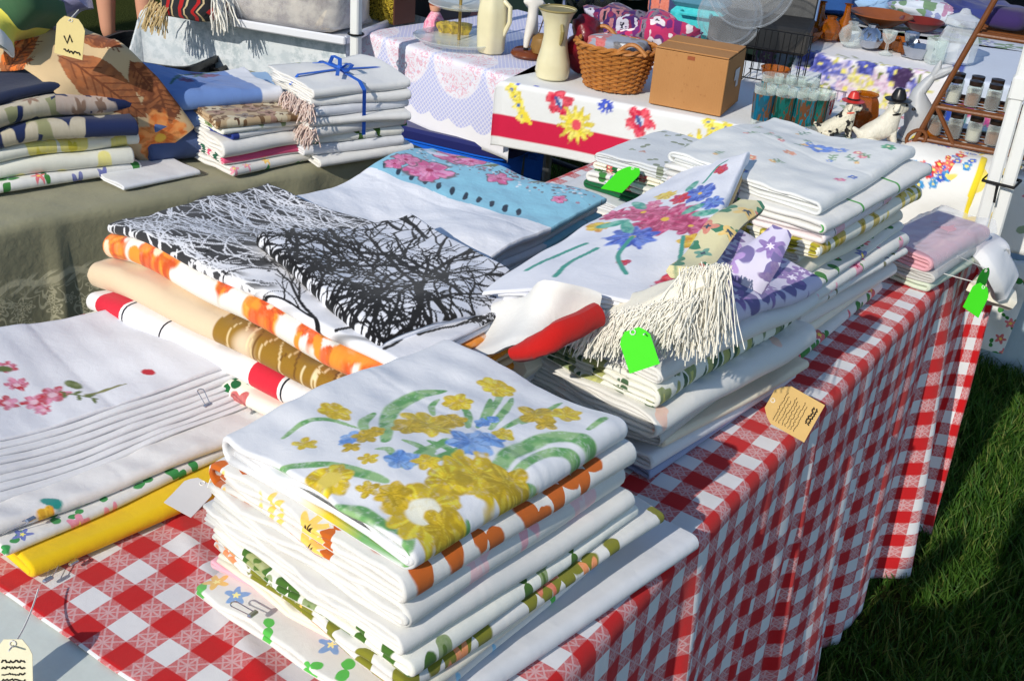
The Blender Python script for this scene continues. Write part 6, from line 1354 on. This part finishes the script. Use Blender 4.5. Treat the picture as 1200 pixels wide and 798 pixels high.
# ------------------------------------------------------------------ third row: pansy cloth table with glassware
f0, f1 = at(942, 60, .74), at(1195, 101, .74)
(fc, fa, fb, fr_) = table_from_edge(f0, f1, .6); fn = np.array([math.sin(fr_), -math.cos(fr_), 0]); fd = np.array([math.cos(fr_), math.sin(fr_), 0])
folding_table('trestle_table', 'trestle table under the pansy cloth at the back', fc[0], fc[1], fa, fb, .735, fr_, white_plastic, grey_metal)
def f_uv(px, py): p = on_plane(px, py, f0 + fn * .014, fn); return ((p[:2] - fc) @ fd[:2], -fb - (.74 - p[2]) - .006)
def f_paint(p):
    rng = random.Random(8); vi, pk, ye, gn = S(104, 112, 196), S(222, 190, 216), S(236, 226, 120), S(116, 130, 50)
    s0, s1 = f_uv(945, 75)[0], f_uv(1085, 95)[0]
    for k in range(130): q = (rng.uniform(s0, s1), -fb - rng.uniform(-.02, .20)); p.stroke([q, (q[0] + rng.gauss(0, .03), q[1] + rng.gauss(0, .03))], .004, rng.choice((gn, gn, S(150, 156, 70), S(206, 200, 90))))
    for k in range(30): q = (rng.uniform(s0, s1), -fb - rng.uniform(-.02, .26)); p.flower(q, rng.uniform(.025, .045), 5, k, rng.choice((pk, pk, vi, ye)), S(232, 220, 232), ye, .2, .3)
    for q in ((945, 60), (962, 75), (1015, 78), (1050, 85)): p.flower(f_uv(*q), .035, 5, .4, vi, S(60, 66, 150), ye, .2, .3)
    for q in ((1055, 95), (1060, 88)): p.flower(f_uv(*q), .03, 5, .4, S(70, 50, 90), None, None, .2, .3)
    sr = f_uv(1108, 100)[0]; r = p.u > sr
    p.put(r * 1.0, S(196, 206, 222)); p.put((np.abs(p.u - sr - .02) < .02) * 1.0, S(44, 74, 170))
    for k in range(7): q = (sr + .08 + .07 * k, -fb - .10 - .05 * (k % 2)); p.flower(q, .035, 3, 1.5, S(206, 96, 140), S(150, 60, 130), None, .2, .4); p.stroke([q, (q[0] + .01, q[1] - .08), (q[0] + .04, q[1] - .16)], .006, S(30, 110, 110)); p.stroke([(q[0] - .03, q[1] - .04), (q[0], q[1] - .12)], .006, S(40, 80, 150))
draped_cloth('pansy_tablecloth', 'white tablecloth with lilac pansies and olive leaves on the back table', fc[0], fc[1], fr_, fa, fb, .735, (.1, .15, .42, .1), PR, ds=.008, dt=.008, paint=f_paint, base=S(228, 226, 228), flare=.3, ruffle=lambda S_, T_, a_, b_: (0 * S_, .008 * np.sin(S_ * 18) * np.clip(b_ / .3, 0, 1)))
def on_f(px, py, back): return at(px, py, .742) - fn * back
amb_p = {'goblet': [(.022, 0), (.024, .004), (.006, .012), (.005, .035), (.02, .05), (.026, .08), (.024, .08), (.004, .05), (0, .05)], 'bowl': [(.03, 0), (.04, .01), (.055, .04), (.052, .04), (.03, .012), (0, .01)], 'ball': [(.01, 0), (.03, .01), (.042, .035), (.034, .06), (.015, .075), (.018, .085), (0, .085)], 'tall': [(.024, 0), (.03, .01), (.026, .06), (.012, .085), (.010, .12), (.016, .125), (0, .125)]}
aw = [(905, 47, 'bowl', 'wide amber bowl at the left end of the back glassware', AMB), (928, 48, 'bowl', 'amber bowl second on the back table', AMB), (942, 50, 'bowl', 'low amber dish in front of the amber bottles', AMB), (955, 46, 'tall', 'amber bottle left of centre on the back table', AMB), (968, 50, 'ball', 'amber lidded pot on the back table', AMB), (985, 49, 'tall', 'tall amber bottle on the back table', AMB), (993, 57, 'ball', 'clear round glass pot on the pansy cloth', clear), (1016, 60, 'ball', 'pearly glass globe on the pansy cloth', chrome), (1033, 58, 'bowl', 'small amber dish right of the globe', AMB), (1055, 62, 'bowl', 'amber bowl at the right of the pansy cloth', AMB), (1036, 66, 'goblet', 'clear goblet on the pansy cloth edge', clear), (1072, 70, 'bowl', 'silver dish near the tall jar', chrome), (1062, 68, 'goblet', 'small silver goblet near the tall jar', chrome)]
for px, py, kd, lb, m_ in aw: lathe_thing('glass_' + ('bottle' if kd == 'tall' else 'bowl' if kd == 'bowl' else 'goblet' if kd == 'goblet' else 'pot'), lb, 'glassware', tuple(on_f(px, py, .03)), amb_p[kd], m_, 16, 'glassware on the pansy cloth', wob=vase_wob(8, .05) if kd != 'tall' else None)
lathe_thing('glass_jar', 'large lidded clear glass jar on the back table', 'jar', tuple(on_f(1116, 76, .05)), [(.05, 0), (.062, .01), (.066, .07), (.05, .11), (.045, .12), (.058, .125), (.055, .145), (.02, .16), (.012, .175), (0, .178)], glass('thick_jar_glass', (.85, .88, .9), .05, .6), 20, wob=vase_wob(10, .03))
lathe_thing('glass_block', 'square clear glass next to the large jar', 'glassware', tuple(on_f(1092, 76, .03)), [(.03, 0), (.032, .01), (.036, .08), (.033, .08), (.028, .012), (0, .01)], clear, 4)

# ------------------------------------------------------------------ shaded stalls behind
def far_table(label, clabel, p0, p1, depth, cm, drop=.5):
    (c, a, b, r) = table_from_edge(p0, p1, depth); folding_table('trestle_table', label, c[0], c[1], a, b, .735, r, white_plastic, grey_metal)
    draped_cloth('tablecloth', clabel, c[0], c[1], r, a, b, .735, (.1, .1, drop, .1), cm, ds=.025, flare=.3, ruffle=lambda S_, T_, a_, b_: (0 * S_, .015 * np.sin(S_ * 18) * np.clip(b_ / .3, 0, 1))); return c, r
bluewhite = floral('blue_white_print', S(196, 204, 216), [S(90, 110, 170), S(150, 90, 140), S(90, 140, 110)], S(220, 220, 190), S(110, 140, 110), .10, .05, 5, .1)
far_table('trestle table in the shade behind the pansy cloth', 'blue and white flowered cloth on the shaded back table', at(905, 24, .74), at(1210, 62, .74), .8, bluewhite)
far_table('trestle table behind the silverware at the top of the picture', 'dark green cloth on the table behind the silverware', at(590, -22, .74), at(890, 12, .74), .8, plain('dark_green_cotton', S(24, 44, 40)))
far_table('trestle table behind the lace table', 'plum coloured cloth on the table behind the lace table', (-4.0, 4.35), (-2.75, 4.15), .7, plain('plum_cotton', S(50, 26, 44)))
def far(px, py, z=.745, back=.0): p = at(px, py, z); return (p[0] - .16 * back, p[1] + back, z)
hb = 'heaped linens on the shaded back table'
for i, (px, py, w, h, m_, lb) in enumerate(((950, 14, .30, .10, plain('deep_blue_cotton', S(40, 80, 140)), 'deep blue heaped cloth at the left of the shaded table'), (990, 14, .34, .09, pale_blue, 'pale blue heaped cloth on the shaded table'), (1045, 18, .26, .07, white, 'white heaped cloth in the middle of the shaded table'), (1090, 30, .30, .08, bluewhite, 'flowered heaped cloth right of the brown bowl'), (1150, 40, .30, .10, plain('indigo_cotton', S(50, 60, 120)), 'indigo heaped cloth behind the large glass jar'))):
    heap_thing('heaped_cloth', lb, 'cloth', far(px, py, .745, .08), w, .24, h, m_, 200 + i, .05, fr_, hb)
lathe_thing('wooden_bowl', 'wide brown wooden bowl on the shaded back table', 'bowl', far(1030, 30, .745), [(.07, 0), (.10, .02), (.17, .07), (.165, .075), (.09, .02), (0, .012)], simple('brown_bowl_wood', S(140, 76, 36), .5, noise=.3), 24).scale = (.7, .7, .6)
lathe_thing('pottery_bowl', 'dark red pottery bowl at the right of the shaded table', 'bowl', far(1078, 36, .745), [(.05, 0), (.08, .02), (.12, .06), (.115, .065), (.07, .02), (0, .012)], simple('oxblood_glaze', S(110, 36, 28), .3), 24).scale = (.7, .7, .6)
heap_thing('soft_toy', 'yellow soft toy at the top of the shaded table', 'toy', far(945, 4, .745, .1), .14, .12, .20, plain('yellow_plush', S(240, 196, 30)), 211, .03, 0, None, .8); heap_thing('soft_toy', 'blue and green soft toy beside the yellow one', 'toy', far(960, 12, .745, .1), .18, .14, .16, plain('teal_plush', S(20, 90, 130)), 212, .03, 0, None, .8)
for i, (px, py) in enumerate(((640, -6), (670, -4), (705, -2), (735, 0), (790, 4), (835, 8))):
    kinds = [('china_pot', white_paint, 'white china pot'), ('brass_pot', brass, 'brass pot'), ('blue_jug', simple('blue_glaze', S(50, 80, 150), .25), 'blue glazed jug')][i % 3]
    lathe_thing(kinds[0], f"{kinds[2]} {['at the left end', 'second from the left', 'third from the left', 'fourth from the left', 'second from the right', 'at the right end'][i]} of the dark green cloth", 'pot', far(px, py, .745, .05), [(.05, 0), (.08, .04), (.085, .09), (.05, .14), (.045, .17), (.06, .18), (.04, .17), (0, .1)], kinds[1], 18, 'crockery on the dark green cloth')
for i, (px, z_) in enumerate(((1108, 0), (1122, 0))):
    p = at(px, 36, .74); tent_pole(['thin white post left of its pair in the shaded background', 'thin white post right of its pair in the shaded background'][i], (p[0] - .15, p[1] + .95), 'white posts in the shaded background')
tarp = plain('black_tarpaulin', S(22, 24, 28)); tarpg = plain('dark_green_tarpaulin', S(20, 34, 30))  # dark sheets added as a backdrop, standing in for the background shade
def dark_backdrop(label, p0, p1, h, mat):
    p0, p1 = np.array(p0), np.array(p1); n = 60; V = []; F = []; d = (p1 - p0); L = np.linalg.norm(d); d = d / L; nn = np.array([-d[1], d[0]])
    for j in range(13):
        for i in range(n + 1):
            s_ = i / n * L; o = .05 * math.sin(s_ * 5) + .02 * math.sin(s_ * 13 + j * .4); q = p0 + d * s_ + nn * o; V.append((q[0], q[1], .02 + h * j / 12))
    for j in range(12):
        for i in range(n): F.append((j * (n + 1) + i, j * (n + 1) + i + 1, (j + 1) * (n + 1) + i + 1, (j + 1) * (n + 1) + i))
    c = (p0 + p1) / 2; o = mesh_obj('backdrop_sheet', V, F, mat, None, (c[0], c[1], 0), True, {'cloth': ('FLOAT_VECTOR', np.array(V))}); so = o.modifiers.new('thickness', 'SOLIDIFY'); so.thickness = .004
    return tag(o, label, 'tent wall')
dark_backdrop('black backdrop sheet added for the dark at the back right', (-3.2, 8.2), (2.5, 7.2), 2.1, tarp); dark_backdrop('dark green backdrop sheet added for the dark behind the plum cloth', (-7.2, 5.2), (-3.3, 8.0), 2.1, tarpg); dark_backdrop('black backdrop sheet added for the dark at the left behind the person', (-7.4, 2.2), (-7.0, 5.3), 2.1, tarp)
# pale tub and hanging cloth at the right edge
_b = at(1178, 415, 0.0); bin_box('storage_bin', 'pale blue grey translucent tub at the right edge behind the checked table', (_b[0] + .03, _b[1] + .02, 0), .1, .46, .34, .34, simple('pale_blue_plastic', S(176, 196, 208), .3, noise=.2))
h0 = np.array((_b[0] - .06, _b[1] + .02, 0.0)); strip_cloth('hanging_cloth', 'white cloth with a red print hung over the rim of the pale tub', [h0 + (.0, -.10, .31), h0 + (.0, -.165, .352), h0 + (.0, -.20, .345), h0 + (.0, -.212, .27), h0 + (-.01, -.205, .08)], [.16, .17, .17, .18, .17], redpr, .012, sideways=(1, .1, 0), seed=40)

# ------------------------------------------------------------------ people
khaki = plain('khaki_twill', S(176, 164, 124)); shirt_m = plain('navy_shirt', S(40, 50, 80)); grey_shirt = plain('grey_shirt', S(110, 112, 118)); hair_m = simple('brown_hair', S(60, 42, 30), .8, noise=.3, nscale=60); shoe_m = simple('dark_shoe', S(40, 36, 34), .6); jean = plain('denim', S(50, 64, 98))
def person(label, loc, rz, top_m, leg_m, shorts, arms='down'):
    t = empty('person', loc, label, 'person', rz=rz)
    V = [(0, 0, .98), (0, 0, 1.15), (0, 0, 1.34), (0, .0, 1.46), (0, .01, 1.55), (0, .02, 1.66)]; E = [(0, 1), (1, 2), (2, 3), (3, 4), (4, 5)]; R = [(.155, .11), (.14, .10), (.16, .105), (.075, .07), (.058, .06), (.078, .095)]
    for s_ in (-1, 1):
        b = len(V); V += [(s_ * .10, 0, .86), (s_ * .105, .01, .50), (s_ * .105, -.01, .30), (s_ * .105, -.02, .09), (s_ * .115, .10, .035)]; E += [(0, b), (b, b + 1), (b + 1, b + 2), (b + 2, b + 3), (b + 3, b + 4)]; R += [.095, .058, .056, .038, .035]
        b = len(V); V += [(s_ * .19, 0, 1.40)] + ([(s_ * .24, -.02, 1.14), (s_ * .25, .04, .90), (s_ * .25, .05, .83)] if arms == 'down' else [(s_ * .27, .02, 1.18), (s_ * .15, .18, 1.36), (s_ * .10, .20, 1.44)])
        E += [(2, b), (b, b + 1), (b + 1, b + 2), (b + 2, b + 3)]; R += [.058, .043, .032, .038]
        if arms == 'down':
            for k in range(4): f = len(V); V += [(s_ * .25, .02 + .018 * k, .77), (s_ * .245, .025 + .018 * k, .735 + .006 * abs(k - 1.5))]; E += [(b + 3, f), (f, f + 1)]; R += [.009, .008]
            f = len(V); V += [(s_ * .235, .085, .80), (s_ * .23, .10, .77)]; E += [(b + 3, f), (f, f + 1)]; R += [.010, .009]
        else:
            for k in range(4): f = len(V); V += [(s_ * .07, .215, 1.44 + .018 * k), (s_ * .035, .225, 1.44 + .018 * k)]; E += [(b + 3, f), (f, f + 1)]; R += [.009, .008]
    skin_body('body', V, E, R, skin_m, t, 2)
    def garment(name, V, E, R, mat): o = skin_body(name, V, E, R, mat, t, 2); return o
    garment('shirt', [(0, 0, .93), (0, 0, 1.15), (0, 0, 1.36), (0, .005, 1.47), (-.19, 0, 1.40), (-.235, -.015, 1.20), (.19, 0, 1.40), (.235, -.015, 1.20)], [(0, 1), (1, 2), (2, 3), (2, 4), (4, 5), (2, 6), (6, 7)], [(.185, .135), (.165, .125), (.18, .125), (.085, .08), .078, .066, .078, .066], top_m)
    end = .48 if shorts else .10
    for s_ in (-1, 1): pass
    V2 = [(0, 0, .99), (-.10, 0, .86), (-.108, .008, (.86 + end) / 2), (-.11, .0, end), (.10, 0, .86), (.108, .008, (.86 + end) / 2), (.11, 0, end)]
    garment('shorts' if shorts else 'trousers', V2, [(0, 1), (1, 2), (2, 3), (0, 4), (4, 5), (5, 6)], [(.17, .13), .118, .105 if shorts else .082, .105 if shorts else .068, .118, .105 if shorts else .082, .105 if shorts else .068], leg_m)
    m = MB().lathe([(.082, 1.655), (.086, 1.70), (.076, 1.75), (.045, 1.785), (0, 1.792)], (0, .005, 0), 20, 1.0, 1.18); m.build('hair', hair_m, t)
    face = MB(); face.tube([(0, .118, 1.675), (0, .136, 1.645), (0, .118, 1.635)], [.007, .012, .008], 8); face.build('nose', skin_m, t)
    for s_ in (-1, 1): MB().lathe([(0, -.009), (.008, -.005), (.010, 0), (.008, .005), (0, .009)], (s_ * .032, .103, 1.68), 10).build('eye', simple('eye_white', S(220, 220, 220), .2), t); MB().lathe([(0, -.03), (.014, -.015), (.016, .01), (.008, .03), (0, .032)], (s_ * .082, .01, 1.665), 10, .5, 1).build('ear', skin_m, t); MB().box((s_ * .11, .05, .035), (.095, .27, .07), bev=.03).build('shoe', shoe_m, t)
    MB().tube([(-.024, .112, 1.60), (0, .118, 1.597), (.024, .112, 1.60)], .005, 6).build('mouth', simple('lips', S(170, 90, 84), .5), t)
    return t
pp = at(152, 52, .04); person('person in khaki shorts standing behind the black tub', (float(pp[0]), float(pp[1]), 0), .5, grey_shirt, khaki, True)
person('person standing behind the viewpoint holding a camera up', (-.12, -.27, 0), .55, shirt_m, jean, False, 'up')

# ------------------------------------------------------------------ unseen trees added behind the viewpoint so their crowns shade the far stalls
leafm = simple('tree_leaf', S(70, 104, 40), .6, noise=.5, nscale=3); bark = simple('bark', S(92, 76, 60), .9, noise=.5, nscale=12, bump=.8)
def added_tree(label, x, y, z0, z1, rad, seed):
    t = empty('tree', (x, y, 0), label, 'tree', 'unseen trees added to shade the far stalls'); rng = random.Random(seed); nr = np.random.default_rng(seed)
    m = MB(); m.tube([(0, 0, 0), (.05, 0, z0 * .5), (0, .05, z0), (.1, 0, z1 - .6)], [.26, .2, .16, .04], 10)
    cl = []
    for k in range(16):
        a = rng.uniform(0, 6.28); zb = rng.uniform(z0 * .95, z1 - 1.2); e = (rad * rng.uniform(.5, .95) * math.cos(a), rad * rng.uniform(.5, .95) * math.sin(a), zb + rng.uniform(.4, 1.4)); m.tube([(0, 0, zb), (e[0] * .5, e[1] * .5, zb + .4), e], [.08, .05, .015], 6); cl.append(e)
    m.build('trunk', bark, t)
    for k in range(60): a = rng.uniform(0, 6.28); r = rad * math.sqrt(rng.random()); cl.append((r * math.cos(a), r * math.sin(a), rng.uniform(z0 + .5, z1 - .3)))
    n = 9000; c = np.array(cl)[nr.integers(0, len(cl), n)] + nr.normal(0, .42, (n, 3)); c[:, 2] = np.maximum(c[:, 2], z0)
    u = nr.normal(0, 1, (n, 3)); u /= np.linalg.norm(u, axis=1)[:, None]; v = np.cross(u, nr.normal(0, 1, (n, 3))); v /= np.linalg.norm(v, axis=1)[:, None]; s1 = nr.uniform(.10, .2, n)[:, None]
    V = np.stack([c - u * s1, c + v * s1 * .5, c + u * s1, c - v * s1 * .5], 1).reshape(-1, 3); F = [(4 * i, 4 * i + 1, 4 * i + 2, 4 * i + 3) for i in range(n)]
    o = mesh_obj('crown', V, F, leafm, t, None, False)
    return t
added_tree('tall tree added behind the viewpoint for its shade, left one', -5.5, -6.2, 8.2, 14.0, 3.0, 1); added_tree('tall tree added behind the viewpoint for its shade, right one', .75, -6.2, 8.1, 14.0, 3.0, 2)
